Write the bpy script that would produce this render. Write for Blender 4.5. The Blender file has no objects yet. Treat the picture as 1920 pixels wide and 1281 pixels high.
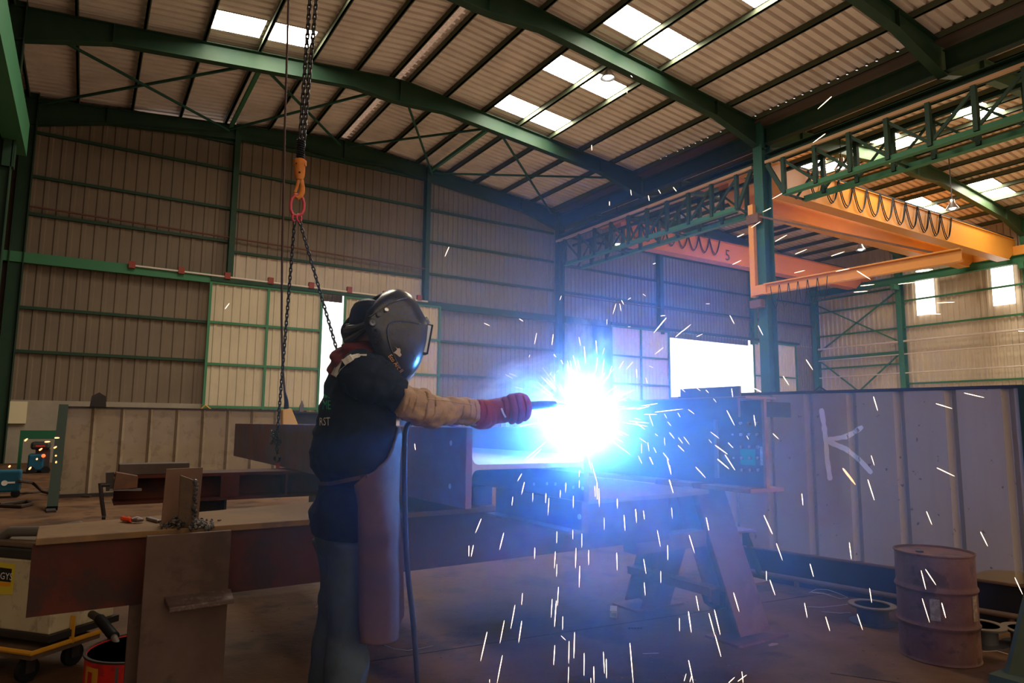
import bpy, math, random
from mathutils import Vector, Matrix, noise
from mathutils.bvhtree import BVHTree
random.seed(7)
S = bpy.context.scene
COL = S.collection
V = Vector

# ------------------------------------------------------------------ camera
YAW, PITCH, ROLL, FOC, HC = math.radians(32.07), math.radians(6.99), math.radians(.5), 1272.0, 1.35
_f = V((math.sin(YAW)*math.cos(PITCH), math.cos(YAW)*math.cos(PITCH), math.sin(PITCH)))
_r = V((math.cos(YAW), -math.sin(YAW), 0)); _u = _r.cross(_f)
CR = _r*math.cos(ROLL)+_u*math.sin(ROLL); CU = -_r*math.sin(ROLL)+_u*math.cos(ROLL); CF = _f
EYE = V((0, 0, HC))
cam_d = bpy.data.cameras.new('camera'); cam = bpy.data.objects.new('camera', cam_d); COL.objects.link(cam)
cam_d.sensor_width = 36; cam_d.lens = 36*FOC/1920; cam_d.clip_start = .05; cam_d.clip_end = 300
M = Matrix((CR, CU, -CF)).transposed().to_4x4(); M.translation = EYE
cam.matrix_world = M
S.camera = cam

# ------------------------------------------------------------------ sky, exposure, arc light
S.view_settings.view_transform = 'Standard'; S.view_settings.look = 'None'
S.view_settings.exposure = 0.15; S.view_settings.gamma = 1.0; S.view_settings.use_curve_mapping = False
W = bpy.data.worlds.new('overcast_sky'); S.world = W; W.use_nodes = True
bg = W.node_tree.nodes['Background']; bg.inputs[1].default_value = 1.0
# overcast sky: whiter and brighter beyond the back wall, dimmer and warmer behind the viewer
_n, _l = W.node_tree.nodes, W.node_tree.links
_tc = _n.new('ShaderNodeTexCoord'); _sx = _n.new('ShaderNodeSeparateXYZ'); _l.new(_tc.outputs['Generated'], _sx.inputs[0])
_mr = _n.new('ShaderNodeMapRange'); _mr.inputs[1].default_value = -.2; _mr.inputs[2].default_value = .4; _l.new(_sx.outputs['Y'], _mr.inputs[0])
_mx = _n.new('ShaderNodeMix'); _mx.data_type = 'RGBA'; _l.new(_mr.outputs[0], _mx.inputs[0])
_mx.inputs[6].default_value = (1.08, .84, .60, 1); _mx.inputs[7].default_value = (1.75, 1.7, 1.65, 1); _l.new(_mx.outputs[2], bg.inputs[0])
HAZE_D, GLOW_D, PLUME_D = .60, 4.5, 26.0
SKYLIGHT = 36.0            # daylight through the translucent roof sheets
ARC_POS = V((1.785, 2.315, 1.375)); ARC_W = 1400.0; ARC_COL = (.055, .28, 1.0)
ld = bpy.data.lights.new('welding_arc', 'POINT'); ld.energy = ARC_W; ld.color = ARC_COL; ld.shadow_soft_size = .012
arc_light = bpy.data.objects.new('welding_arc_light', ld); COL.objects.link(arc_light); arc_light.location = ARC_POS
c = S.cycles
c.max_bounces = 6; c.diffuse_bounces = 4; c.glossy_bounces = 2; c.transmission_bounces = 3; c.volume_bounces = 0; c.transparent_max_bounces = 6
c.use_denoising = True; c.sample_clamp_indirect = 3.0; c.caustics_reflective = False; c.caustics_refractive = False
c.volume_step_rate = 1.0; c.volume_max_steps = 128

# ------------------------------------------------------------------ picture point -> place on a real plane
def ray(x, y): return CR*((x-960)/FOC) - CU*((y-640.5)/FOC) + CF
def onX(x, y, v): d = ray(x, y); return EYE + d*((v-EYE.x)/d.x)
def onY(x, y, v): d = ray(x, y); return EYE + d*((v-EYE.y)/d.y)
def onZ(x, y, v): d = ray(x, y); return EYE + d*((v-EYE.z)/d.z)
def atd(x, y, d): return EYE + ray(x, y)*d
def px(d): return d/FOC

# ------------------------------------------------------------------ materials
MATS = {}
def mat(name, base, rough=.6, metal=0.0, var=None, scale=3.0, amt=.5, spots=None, spot_scale=6, spot_amt=.5, bump=0.0, bump_scale=30, emit=None, estr=0, streak=None, detail=6, srange=(.53, .61)):
    if name in MATS: return MATS[name]
    m = bpy.data.materials.new(name); m.use_nodes = True; nt = m.node_tree; N = nt.nodes; L = nt.links
    b = N['Principled BSDF']; b.inputs['Roughness'].default_value = rough; b.inputs['Metallic'].default_value = metal
    b.inputs['Base Color'].default_value = (*base, 1)
    if metal < .5 and rough > .45: b.inputs['Specular IOR Level'].default_value = .13
    tc = N.new('ShaderNodeTexCoord'); src = tc.outputs['Object']
    cur = None
    def noise_fac(sc, lo, hi, stretch=None, det=detail):
        s = src
        if stretch:
            mp = N.new('ShaderNodeMapping'); mp.inputs['Scale'].default_value = stretch; L.new(src, mp.inputs[0]); s = mp.outputs[0]
        n = N.new('ShaderNodeTexNoise'); n.inputs['Scale'].default_value = sc; n.inputs['Detail'].default_value = det; n.inputs['Roughness'].default_value = .6
        L.new(s, n.inputs['Vector'])
        r = N.new('ShaderNodeMapRange'); r.inputs[1].default_value = lo; r.inputs[2].default_value = hi; L.new(n.outputs['Fac'], r.inputs[0])
        return r.outputs[0]
    def mix(fac, col, k):
        nonlocal cur
        mx = N.new('ShaderNodeMix'); mx.data_type = 'RGBA'
        mu = N.new('ShaderNodeMath'); mu.operation = 'MULTIPLY'; mu.inputs[1].default_value = k; L.new(fac, mu.inputs[0]); L.new(mu.outputs[0], mx.inputs[0])
        if cur is None: mx.inputs[6].default_value = (*base, 1)
        else: L.new(cur, mx.inputs[6])
        mx.inputs[7].default_value = (*col, 1); cur = mx.outputs[2]
    if var: mix(noise_fac(scale, .41, .59), var, amt)
    if streak: mix(noise_fac(streak[1], .45, .7, (1, 1, .08)), streak[0], streak[2])
    if spots: mix(noise_fac(spot_scale, *srange), spots, spot_amt)
    if cur is not None: L.new(cur, b.inputs['Base Color'])
    if bump:
        n = N.new('ShaderNodeTexNoise'); n.inputs['Scale'].default_value = bump_scale; n.inputs['Detail'].default_value = 4; L.new(src, n.inputs['Vector'])
        bp = N.new('ShaderNodeBump'); bp.inputs['Strength'].default_value = bump; bp.inputs['Distance'].default_value = .02
        L.new(n.outputs['Fac'], bp.inputs['Height']); L.new(bp.outputs[0], b.inputs['Normal'])
    if emit:
        b.inputs['Emission Color'].default_value = (*emit, 1); b.inputs['Emission Strength'].default_value = estr
    MATS[name] = m
    return m
def srgb(r, g, b):
    f = lambda c: (c/255/12.92) if c/255 <= .04045 else ((c/255+.055)/1.055)**2.4
    return (f(r), f(g), f(b))

# ------------------------------------------------------------------ mesh builder
class MB:
    def __init__(s): s.v = []; s.f = []; s.mi = []; s.cm = 0
    def add(s, vs, fs):
        o = len(s.v); s.v += [V(p) for p in vs]; s.f += [tuple(i+o for i in q) for q in fs]; s.mi += [s.cm]*len(fs); return s
    def hexa(s, p):  # 8 corners: bottom 4 ccw, top 4 ccw
        return s.add(p, [(3,2,1,0),(4,5,6,7),(0,1,5,4),(1,2,6,5),(2,3,7,6),(3,0,4,7)])
    def box(s, x0, x1, y0, y1, z0, z1):
        return s.hexa([(x0,y0,z0),(x1,y0,z0),(x1,y1,z0),(x0,y1,z0),(x0,y0,z1),(x1,y0,z1),(x1,y1,z1),(x0,y1,z1)])
    def obox(s, c, a, b, d, la, lb, ld):  # centre, three axes, full lengths
        c, a, b, d = V(c), V(a).normalized()*la/2, V(b).normalized()*lb/2, V(d).normalized()*ld/2
        return s.hexa([c-a-b-d, c+a-b-d, c+a+b-d, c-a+b-d, c-a-b+d, c+a-b+d, c+a+b+d, c-a+b+d])
    def bar(s, p, q, w, h, up=(0,0,1)):
        p, q = V(p), V(q); t = (q-p); ln = t.length; t.normalize(); u = V(up)
        if abs(t.dot(u)) > .98: u = V((1,0,0))
        sd = t.cross(u).normalized(); u2 = sd.cross(t)
        return s.obox((p+q)/2, t, sd, u2, ln, w, h)
    def ibeam(s, p, q, h, b, tw=.012, tf=.02, up=(0,0,1)):
        p, q = V(p), V(q); t = (q-p).normalized(); u = V(up)
        if abs(t.dot(u)) > .98: u = V((1,0,0))
        sd = t.cross(u).normalized(); u2 = sd.cross(t); c = (p+q)/2; ln = (q-p).length
        s.obox(c, t, sd, u2, ln, tw, h-2*tf)
        s.obox(c+u2*(h/2-tf/2), t, sd, u2, ln, b, tf); s.obox(c-u2*(h/2-tf/2), t, sd, u2, ln, b, tf); return s
    def tube(s, pts, r, n=8, caps=True):
        pts = [V(p) for p in pts]; m = len(pts); rs = r if isinstance(r, (list, tuple)) else [r]*m
        rings = []; prev = None
        for i, p in enumerate(pts):
            t = (pts[min(i+1, m-1)]-pts[max(i-1, 0)]).normalized()
            if prev is None:
                a = V((0,0,1)) if abs(t.z) < .9 else V((1,0,0)); a = (a-t*a.dot(t)).normalized()
            else: a = (prev-t*prev.dot(t)); a = a.normalized() if a.length > 1e-6 else prev
            prev = a; bb = t.cross(a)
            rings.append([p+(a*math.cos(2*math.pi*k/n)+bb*math.sin(2*math.pi*k/n))*rs[i] for k in range(n)])
        return s.loft(rings, caps)
    def loft(s, rings, caps=True, closed=True):
        n = len(rings[0]); vs = [p for r_ in rings for p in r_]; fs = []
        for i in range(len(rings)-1):
            for k in range(n if closed else n-1):
                k2 = (k+1) % n; fs.append((i*n+k, i*n+k2, (i+1)*n+k2, (i+1)*n+k))
        if caps and closed:
            fs.append(tuple(reversed(range(n)))); fs.append(tuple(range((len(rings)-1)*n, len(rings)*n)))
        return s.add(vs, fs)
    def lathe(s, c, prof, n=32, axis=(0,0,1)):
        c = V(c); ax = V(axis).normalized(); a = V((1,0,0)) if abs(ax.x) < .9 else V((0,1,0)); a = (a-ax*a.dot(ax)).normalized(); b = ax.cross(a)
        rings = [[c+ax*h+(a*math.cos(2*math.pi*k/n)+b*math.sin(2*math.pi*k/n))*max(r, 1e-4) for k in range(n)] for r, h in prof]
        return s.loft(rings, True)
    def prism(s, poly, ext):  # planar polygon (list of points) pushed along ext
        n = len(poly); e = V(ext); p = [V(q) for q in poly]
        return s.add(p+[q+e for q in p], [tuple(reversed(range(n))), tuple(range(n, 2*n))]+[(k, (k+1) % n, n+(k+1) % n, n+k) for k in range(n)])
    def sphere(s, c, r, n=10, m=8, sc=(1,1,1)):
        c = V(c)
        prof = [[c+V((math.sin(math.pi*i/m)*math.cos(2*math.pi*k/n)*r*sc[0], math.sin(math.pi*i/m)*math.sin(2*math.pi*k/n)*r*sc[1], math.cos(math.pi*i/m)*r*sc[2])) for k in range(n)] for i in range(m+1)]
        prof[0] = [p+V((1e-5*math.cos(k), 1e-5*math.sin(k), 0)) for k, p in enumerate(prof[0])]
        return s.loft(list(reversed(prof)), True)
    def build(s, name, m, parent=None, smooth=False, loc=None, bevel=0, solid=0):
        if parent is not None: o0 = V(parent['_o'])
        elif loc is not None: o0 = V(loc)
        else:
            lo = V([min(p[i] for p in s.v) for i in range(3)]); hi = V([max(p[i] for p in s.v) for i in range(3)]); o0 = V(((lo.x+hi.x)/2, (lo.y+hi.y)/2, lo.z))
        me = bpy.data.meshes.new(name); me.from_pydata([p-o0 for p in s.v], [], s.f); 
        for mm in (m if isinstance(m, (list, tuple)) else [m]): me.materials.append(mm)
        if any(s.mi): me.polygons.foreach_set('material_index', s.mi)
        me.update()
        ob = bpy.data.objects.new(name, me); COL.objects.link(ob); ob['_o'] = tuple(o0)
        if parent is not None: ob.parent = parent
        else: ob.location = o0
        if smooth:
            me.polygons.foreach_set('use_smooth', [True]*len(me.polygons))
            if smooth != 'all':
                me.set_sharp_from_angle(angle=math.radians(40))
        if bevel:
            bv = ob.modifiers.new('bevel', 'BEVEL'); bv.width = bevel; bv.segments = 2; bv.limit_method = 'ANGLE'
        if solid:
            so = ob.modifiers.new('solid', 'SOLIDIFY'); so.thickness = solid; so.offset = 0
        return ob
def tag(o, label, cat, group=None, kind=None):
    o['label'] = label; o['category'] = cat
    if group: o['group'] = group
    if kind: o['kind'] = kind
    return o
def thing(name, loc, label, cat, group=None, kind=None):
    e = bpy.data.objects.new(name, None); COL.objects.link(e); e.location = loc; e['_o'] = tuple(loc); e.empty_display_size = .1
    return tag(e, label, cat, group, kind)
def struct(name, mb, m, label, cat, group=None, **k): return tag(mb.build(name, m, **k), label, cat, group, 'structure')

def text_polys(txt, size):
    cu = bpy.data.curves.new('lettering', 'FONT'); cu.body = txt; cu.size = size; cu.resolution_u = 2
    t = bpy.data.objects.new('lettering', cu); COL.objects.link(t); bpy.context.view_layer.update()
    me = bpy.data.meshes.new_from_object(t.evaluated_get(bpy.context.evaluated_depsgraph_get()))
    vs = [v.co.copy() for v in me.vertices]; fs = [tuple(p.vertices) for p in me.polygons]
    bpy.data.objects.remove(t); bpy.data.curves.remove(cu); bpy.data.meshes.remove(me)
    return vs, fs
def write(txt, size, org, xd, yd, m, parent, name='lettering', nrm=None, off=.001):
    vs, fs = text_polys(txt, size); xd, yd = V(xd).normalized(), V(yd).normalized(); n = xd.cross(yd)
    mb = MB(); mb.add([V(org)+xd*p.x+yd*p.y+n*off for p in vs], fs); return mb.build(name, m, parent)

# ------------------------------------------------------------------ palette
GREEN = mat('green_steel', (.018, .043, .026), .5, .0, (.028, .052, .027), 1.2, .6, bump=.05)
GREENL = mat('light_green_steel', (.045, .155, .075), .5, .0, (.055, .165, .08), 1.0, .6)
ROOF = mat('roof_sheet', (.80, .67, .60), .55, .0, (.66, .55, .49), .8, .7)
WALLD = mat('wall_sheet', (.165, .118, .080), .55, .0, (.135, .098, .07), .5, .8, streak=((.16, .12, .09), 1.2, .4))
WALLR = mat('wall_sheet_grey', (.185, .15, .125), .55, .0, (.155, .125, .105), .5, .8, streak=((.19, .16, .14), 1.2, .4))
WALLE = mat('wall_sheet_beige', (.60, .49, .36), .55, .0, (.52, .43, .32), .6, .7)
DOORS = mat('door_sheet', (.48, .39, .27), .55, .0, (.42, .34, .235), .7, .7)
CONC = mat('concrete_wall', (.30, .25, .19), .8, 0, (.24, .2, .15), 1.5, .7, bump=.1)
DRED = mat('red_oxide_steel', (.085, .022, .015), .6, 0, (.05, .016, .013), 2.5, .8, (.03, .02, .02), 5, .7, bump=.1)
RUST = mat('rusty_steel', (.16, .085, .055), .7, .1, (.11, .06, .045), 4, .8, (.22, .10, .05), 8, .5, bump=.15)
DARKS = mat('dark_steel', (.055, .045, .045), .5, .3, (.035, .03, .032), 3, .7, bump=.08)
GREYS = mat('mill_steel', (.17, .155, .16), .45, .4, (.12, .10, .105), 3, .8, (.16, .08, .05), 5, .4, bump=.06)
BLACK = mat('black_rubber', (.012, .012, .014), .5)
BLACKP = mat('black_plastic', (.02, .02, .022), .28, 0, (.03, .03, .03), 8, .5)
CHROME = mat('bright_steel', (.55, .55, .56), .28, 1.0)
ORANGE = mat('orange_crane_paint', (.68, .27, .03), .45, 0, (.60, .23, .03), .6, .6)
ORANGER = mat('red_orange_crane_paint', (.58, .17, .03), .5, 0, (.52, .15, .03), .6, .6)
YELLOW = mat('yellow_paint', (.62, .30, .02), .45, 0, (.5, .24, .02), 8, .5)
RED = mat('red_paint', (.50, .02, .02), .45, 0, (.38, .02, .02), 6, .5)
WHITE = mat('white_print', (.75, .75, .72), .6)
DAYW = mat('daylight_window', (.8, .8, .8), .5, emit=(1, .95, .86), estr=2.5)
PURL = mat('purlin_floor_lit', (.085, .10, .062), .6, 0, (.10, .11, .07), 1.0, .6)  # lightened base colour stands for floor light caught by the purlins
DAY = mat('daylight_sheet', (.8, .8, .8), .5, emit=(1, .92, .76), estr=SKYLIGHT)
# ================================================================== THE HALL
XL, XV, XR, YB, YF = -2.35, 19.5, 40.4, 27.0, -3.0
RID1, RID2 = 8.4, 30.0
def zr(x): return (13.27-.1*abs(x-RID1)) if x <= XV else (13.23-.1*abs(x-RID2))

def corr(mb, o, u, v, n, w, h, per=.3, dep=.035, flat=.55):
    """trapezoid ribbed sheet: ribs run along v, repeat along u, rise along n"""
    o, u, v, n = V(o), V(u).normalized(), V(v).normalized(), V(n).normalized()
    xs = []; k = 0; a = per*flat; b = per*.1
    while True:
        x = k*per
        for dx, d in ((0, 0), (a, 0), (a+b, dep), (per-b, dep)):
            if x+dx <= w: xs.append((x+dx, d))
        k += 1
        if x > w: break
    xs.append((w, 0))
    vs = []; fs = []
    for x, d in xs: vs += [o+u*x+n*d, o+u*x+n*d+v*h]
    for i in range(len(xs)-1): fs.append((2*i, 2*i+2, 2*i+3, 2*i+1))
    return mb.add(vs, fs)

FLOORM = mat('floor_concrete', (.078, .037, .018), .66, 0, (.135, .070, .034), .8, .85, (.030, .018, .013), 1.9, .7, bump=.3, bump_scale=14)
def bounce_floor(m):   # floor paled beyond the right screen to bounce light up to the roof
    nt = m.node_tree; N = nt.nodes; L = nt.links; bs = N['Principled BSDF']; old = bs.inputs['Base Color'].links[0].from_socket
    tc = N.new('ShaderNodeTexCoord'); sx = N.new('ShaderNodeSeparateXYZ'); L.new(tc.outputs['Object'], sx.inputs[0])
    r_ = N.new('ShaderNodeMapRange'); r_.inputs[1].default_value = 6.5; r_.inputs[2].default_value = 9.0; L.new(sx.outputs['X'], r_.inputs[0])
    mx = N.new('ShaderNodeMix'); mx.data_type = 'RGBA'; L.new(r_.outputs[0], mx.inputs[0]); L.new(old, mx.inputs[6]); mx.inputs[7].default_value = (.50, .42, .33, 1); L.new(mx.outputs[2], bs.inputs['Base Color'])
bounce_floor(FLOORM)
struct('floor', MB().add([(-60, -60, 0), (90, -60, 0), (90, 60, 0), (-60, 60, 0)], [(0, 1, 2, 3)]), FLOORM, 'dusty brown concrete floor with scrapes and dark stains', 'floor', loc=(0, 0, 0))
for i, (p, q) in enumerate([((1.2, 3.9), (8, 3.25)), ((1.9, 1.2), (6.2, 1.75)), ((4.6, 0.9), (3.6, 2.4)), ((-3, 6.3), (9, 6.3))]):
    struct('floor_joint', MB().bar((*p, .001), (*q, .001), .008, .002), mat('joint_dirt', (.02, .015, .012), .9), ['thin floor joint under the workbench', 'thin floor joint across the front of the floor', 'short floor joint running off in front of the rusty drum', 'floor joint behind the workbench'][i], 'floor joint')

# ---- walls
def sheet(name, x0, x1, z0, z1, m, label, per=.3, y=YB):
    mb = MB(); corr(mb, (x0, y, z0), (1, 0, 0), (0, 0, 1), (0, -1, 0), x1-x0, z1-z0, per)
    return struct(name, mb, m, label, 'wall')
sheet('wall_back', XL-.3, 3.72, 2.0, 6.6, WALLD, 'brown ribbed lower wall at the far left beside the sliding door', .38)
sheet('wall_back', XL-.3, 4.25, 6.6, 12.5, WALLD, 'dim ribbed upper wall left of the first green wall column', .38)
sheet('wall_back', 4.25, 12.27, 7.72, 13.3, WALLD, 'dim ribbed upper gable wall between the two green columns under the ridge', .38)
sheet('wall_back', 4.25, 12.27, 6.6, 7.72, mat('wall_sheet_translucent', (.46, .36, .27), .5, 0, (.39, .31, .24), .9, .7), 'paler ribbed strip of wall just above the sliding doors', .38)
sheet('wall_back', 12.27, XV, 6.6, 12.9, WALLR, 'grey ribbed upper wall left of the middle hall column', .25)
sheet('wall_back', 12.93, XV, 0, 6.6, WALLR, 'grey ribbed lower wall behind the welding smoke', .25)
sheet('wall_back', 7.75, 8.67, 6.25, 6.6, WALLD, 'short ribbed strip over the narrow open gap between the doors', .19)
sheet('wall_back', XV, 26.4, 6.55, 12.9, WALLR, 'grey ribbed wall under the crane in the second bay, left part', .25)
sheet('wall_back', 26.4, 34.1, 6.55, 13.2, WALLR, 'grey ribbed wall above the wide open doorway', .25)
sheet('wall_back', 34.1, XR, 6.55, 13.0, WALLR, 'grey ribbed wall in the far right corner above the door leaf', .25)
sheet('wall_back', XV, 21.75, 0, 6.55, WALLR, 'grey ribbed lower wall right of the middle hall column', .25)
sheet('wall_back', 37.9, XR, 0, 6.55, WALLR, 'narrow ribbed lower wall in the far right corner', .25)
sheet('wall_back', 26.8, 33.8, 6.22, 6.55, WALLR, 'ribbed strip over the wide open doorway', .25)
mb = MB().box(21.75, 23.6, YB+.25, YB+.3, 0, 6.55); struct('door_4', mb, mat('dark_doorway', (.05, .06, .075), .6), 'dark blue narrow door left of the right sliding door', 'door')
struct('trim_1', MB().box(XL-.3, 3.75, YB-.12, YB+.15, 0, 2.0), CONC, 'plain beige concrete dado along the bottom of the left back wall', 'wall')
struct('trim_2', MB().box(-2.1, -1.55, YB-.25, YB-.12, 1.25, 1.95), mat('cream_panel', (.62, .52, .33), .6), 'cream box fixed on the concrete dado at the left edge', 'panel')
mb = MB(); corr(mb, (XL-.25, YF, 0), (0, 1, 0), (0, 0, 1), (1, 0, 0), YB-YF, 12.4, .38); struct('wall_left', mb, WALLD, 'brown ribbed side wall along the left edge of the hall', 'wall')
mb = MB(); corr(mb, (XR+.1, YF, 1.2), (0, 1, 0), (0, 0, 1), (-1, 0, 0), YB-YF, 11.1, .3, .07, .5); w = struct('wall_right', mb, WALLE, 'beige ribbed side wall of the second bay on the right', 'wall')
struct('trim_3', MB().box(XR+.02, XR+.3, YF, YB, 0, 1.3), CONC, 'concrete dado along the right side wall', 'wall')
for k, (a, b, z0, z1) in enumerate([(19.33, 20.36, 7.8, 10.02), (15.43, 16.46, 7.8, 10.02)]):
    struct('window_%d' % (k+1), MB().add([(XR-.05, a, z0), (XR-.05, a, z1), (XR-.05, b, z1), (XR-.05, b, z0)], [(0, 1, 2, 3)]), DAYW, ['tall bright translucent window in the right wall, the one nearer the far corner', 'tall bright translucent window in the right wall, the one nearer the viewer'][k], 'window')

# ---- sliding doors
def leaf(name, x0, x1, z1, cols, rows, label, y=YB-.32, m=DOORS, per=.3):
    d = thing(name, ((x0+x1)/2, y, 0), label, 'door', kind='structure')
    mb = MB(); corr(mb, (x0, y+.02, .1), (1, 0, 0), (0, 0, 1), (0, -1, 0), x1-x0, z1-.1, per, .03); mb.build('door_sheet', m, d)
    fr = MB(); t = .09
    for i in range(cols+1):
        x = x0+(x1-x0)*i/cols; fr.box(x-t/2, x+t/2, y-.09, y-.02, .1, z1)
    for zz in rows: fr.box(x0, x1, y-.085, y-.025, zz-t/2, zz+t/2)
    fr.build('door_frame', GREENL, d)
    return d
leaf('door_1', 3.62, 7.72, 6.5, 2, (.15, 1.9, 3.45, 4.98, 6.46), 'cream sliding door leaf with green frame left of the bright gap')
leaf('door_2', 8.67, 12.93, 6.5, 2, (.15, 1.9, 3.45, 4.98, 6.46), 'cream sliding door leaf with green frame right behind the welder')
leaf('door_3', 22.72, 26.8, 6.5, 2, (.15, 1.9, 3.5, 4.95, 6.46), 'pale ribbed sliding door leaf left of the wide bright doorway', m=mat('door_sheet_pale', (.62, .57, .50), .5, 0, (.55, .5, .44), .8, .6), per=.25)
leaf('door_5', 33.85, 37.9, 6.5, 2, (.15, 2.5, 4.4, 6.46), 'pale ribbed sliding door leaf right of the wide bright doorway behind the green column', m=MATS['door_sheet_pale'], per=.25)
def hbeam(name, x0, x1, z, h, w, m, label, cat='wall rail', y=YB-.2): return struct(name, MB().box(x0, x1, y-w/2, y+w/2, z-h/2, z+h/2), m, label, cat)
hbeam('door_lintel', XL-.2, 3.6, 6.6, .34, .16, GREENL, 'thick green lintel beam along the left back wall', 'beam', YB-.3)
hbeam('door_lintel', 3.6, 13.0, 6.58, .16, .2, GREEN, 'thin green door track over the two cream sliding doors', 'beam', YB-.35)
hbeam('door_lintel', 13.0, XV-.2, 6.52, .3, .18, GREEN, 'green lintel beam behind the smoke left of the middle column', 'beam', YB-.25)
hbeam('door_lintel', XV+.3, 22.7, 6.55, .3, .18, GREEN, 'green lintel beam right of the middle column', 'beam', YB-.25)
hbeam('door_lintel', 22.7, 38.2, 6.58, .14, .2, GREEN, 'thin door track over the wide bright doorway', 'beam', YB-.35)
REDF = mat('red_primer', (.23, .05, .035), .6)
tr = thing('door_track_pipe', (0, YB-.45, 6.78), 'pale pipe rail with red brackets along the top of the left lintel beam', 'rail', kind='structure')
MB().tube([(1.0, YB-.45, 6.72), (12.3, YB-.45, 6.62)], .035).build('pipe', mat('pale_pipe', (.6, .5, .42), .5), tr)
for k in range(8): MB().box(.95+k*1.55, 1.15+k*1.55, YB-.52, YB-.36, 6.62, 6.86).build('bracket', REDF, tr)

# ---- girts (horizontal wall rails) and wall columns
seq = ['lowest', 'second from the bottom', 'third from the bottom', 'fourth from the bottom', 'fifth from the bottom', 'sixth from the bottom']
for nm, x0, x1, zs in (('left back wall bay', XL, 4.15, (3.57, 5.0, 8.13, 9.41, 10.93, 12.0)), ('back wall bay under the ridge', 4.35, 12.15, (7.75, 9.4, 10.9, 12.2)), ('grey back wall bay behind the smoke', 12.4, XV-.25, (3.48, 4.98, 7.95, 9.4, 10.85))):
    for k, z in enumerate(zs): hbeam('wall_rail', x0, x1, z, .1, .09, GREEN, f'thin green wall rail, {seq[k]} in the {nm}', y=YB-.1)
for nm, x0, x1, zs in (('back wall bay right of the middle column', XV+.25, 26.25, (7.95, 9.3, 10.8)), ('back wall bay above the wide doorway', 26.55, 33.95, (7.9, 9.3, 10.8)), ('corner bay of the back wall', 34.3, XR-.2, (7.9, 9.3, 10.8))):
    for k, z in enumerate(zs): hbeam('wall_rail', x0, x1, z, .1, .09, GREEN, f'thin green wall rail, {seq[k]} in the {nm}', y=YB-.1)
struct('conduit', MB().tube([(-2.3, YB-.25, 8.35), (4.3, YB-.25, 8.25), (12.3, YB-.25, 8.1)], .035, 6), mat('brown_pipe', (.12, .05, .035), .6), 'thin brown pipe running along the left back wall above the doors', 'pipe')
struct('conduit', MB().tube([(XV+.3, YB-.3, 7.75), (34, YB-.3, 7.75), (XR, YB-.3, 7.8)], .03, 6), MATS['brown_pipe'], 'thin brown pipe running along the back wall of the second bay', 'pipe')
def icol(name, x, y, h, sx, sy, m, label, z0=0, axis='x'):
    mb = MB(); mb.ibeam((x, y, z0), (x, y, h), sx if axis == 'x' else sy, sy if axis == 'x' else sx, .014, .022, up=(1, 0, 0) if axis == 'x' else (0, 1, 0))
    return struct(name, mb, m, label, 'column')
icol('column', 4.25, YB-.22, 12.7, .2, .34, GREEN, 'slim green wall column between the brown wall bays', 6.6, 'y')
icol('column', 12.27, YB-.22, 12.8, .2, .34, GREEN, 'slim green wall column right of the ridge', 6.4, 'y')
icol('column', XV, YB-.3, 12.3, .36, .3, GREEN, 'tall dark green column against the back wall where the two bays meet')
icol('column', 26.35, YB-.22, 12.9, .26, .34, GREEN, 'dark green wall column left above the wide doorway', 6.3, 'y')
icol('column', 34.1, YB-.22, 12.9, .3, .34, GREENL, 'pale green wall column right above the wide doorway', 6.3, 'y')
icol('column', XL+.15, 20.8, 12.2, .4, .3, GREEN, 'green hall column against the left wall')
icol('column', XL+.15, YB-.3, 12.2, .4, .3, GREEN, 'green column in the far left corner')
icol('column', XV, 14.72, 12.2, .5, .36, mat('column_green', (.03, .10, .075), .5, 0, (.025, .085, .06), .8, .6), 'big green hall column carrying the jib crane in the middle of the hall')
icol('column', XR-.22, YB-.3, 12.0, .4, .3, GREENL, 'green column in the far right corner')
icol('column', XR-.22, 21.2, 12.0, .4, .3, GREENL, 'light green column on the right wall left of its two windows')
icol('column', XR-.22, 14.75, 12.0, .4, .3, GREENL, 'light green column at the right edge of the right wall')

# ---- right wall rails, bracing and pipes
for k, (z, h) in enumerate([(5.1, .1), (5.75, .2), (7.2, .1), (8.75, .1), (9.6, .1)]):
    struct('wall_rail', MB().box(XR-.13, XR-.04, 21.3, 26.7, z-h/2, z+h/2), GREENL, f'green rail on the right wall between the corner and the light green column, {seq[k]}', 'wall rail')
for k, z in enumerate([3.9, 7.2, 8.75]):
    struct('wall_rail', MB().box(XR-.13, XR-.04, 14.9, 21.1, z-.05, z+.05), GREENL, f'faint green rail on the right wall below the windows, {seq[k]}', 'wall rail')
for k, (a, b, c_, d) in enumerate([(26.6, 9.3, 21.4, 6.4), (21.5, 9.3, 26.5, 6.2), (26.5, 5.6, 21.5, 1.5), (21.5, 5.6, 26.5, 1.5)]):
    struct('wall_brace', MB().bar((XR-.2, a, b), (XR-.2, c_, d), .08, .08), GREENL, ['upper diagonal brace on the right wall running down from the corner', 'upper diagonal brace on the right wall running down towards the corner', 'lower diagonal brace on the right wall running down from the corner', 'lower diagonal brace on the right wall running down towards the corner'][k], 'brace')
for k, (z, r_) in enumerate([(6.35, .06), (4.5, .04), (5.6, .035)]):
    struct('wall_pipe', MB().tube([(XR-.35, 26.5, z), (XR-.35, YF+4, z+.05)], r_, 6), mat('pale_pipe', (.6, .5, .42), .5), ['thick pale pipe along the right wall', 'lowest thin pale pipe along the right wall', 'middle thin pale pipe along the right wall'][k], 'pipe')

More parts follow.
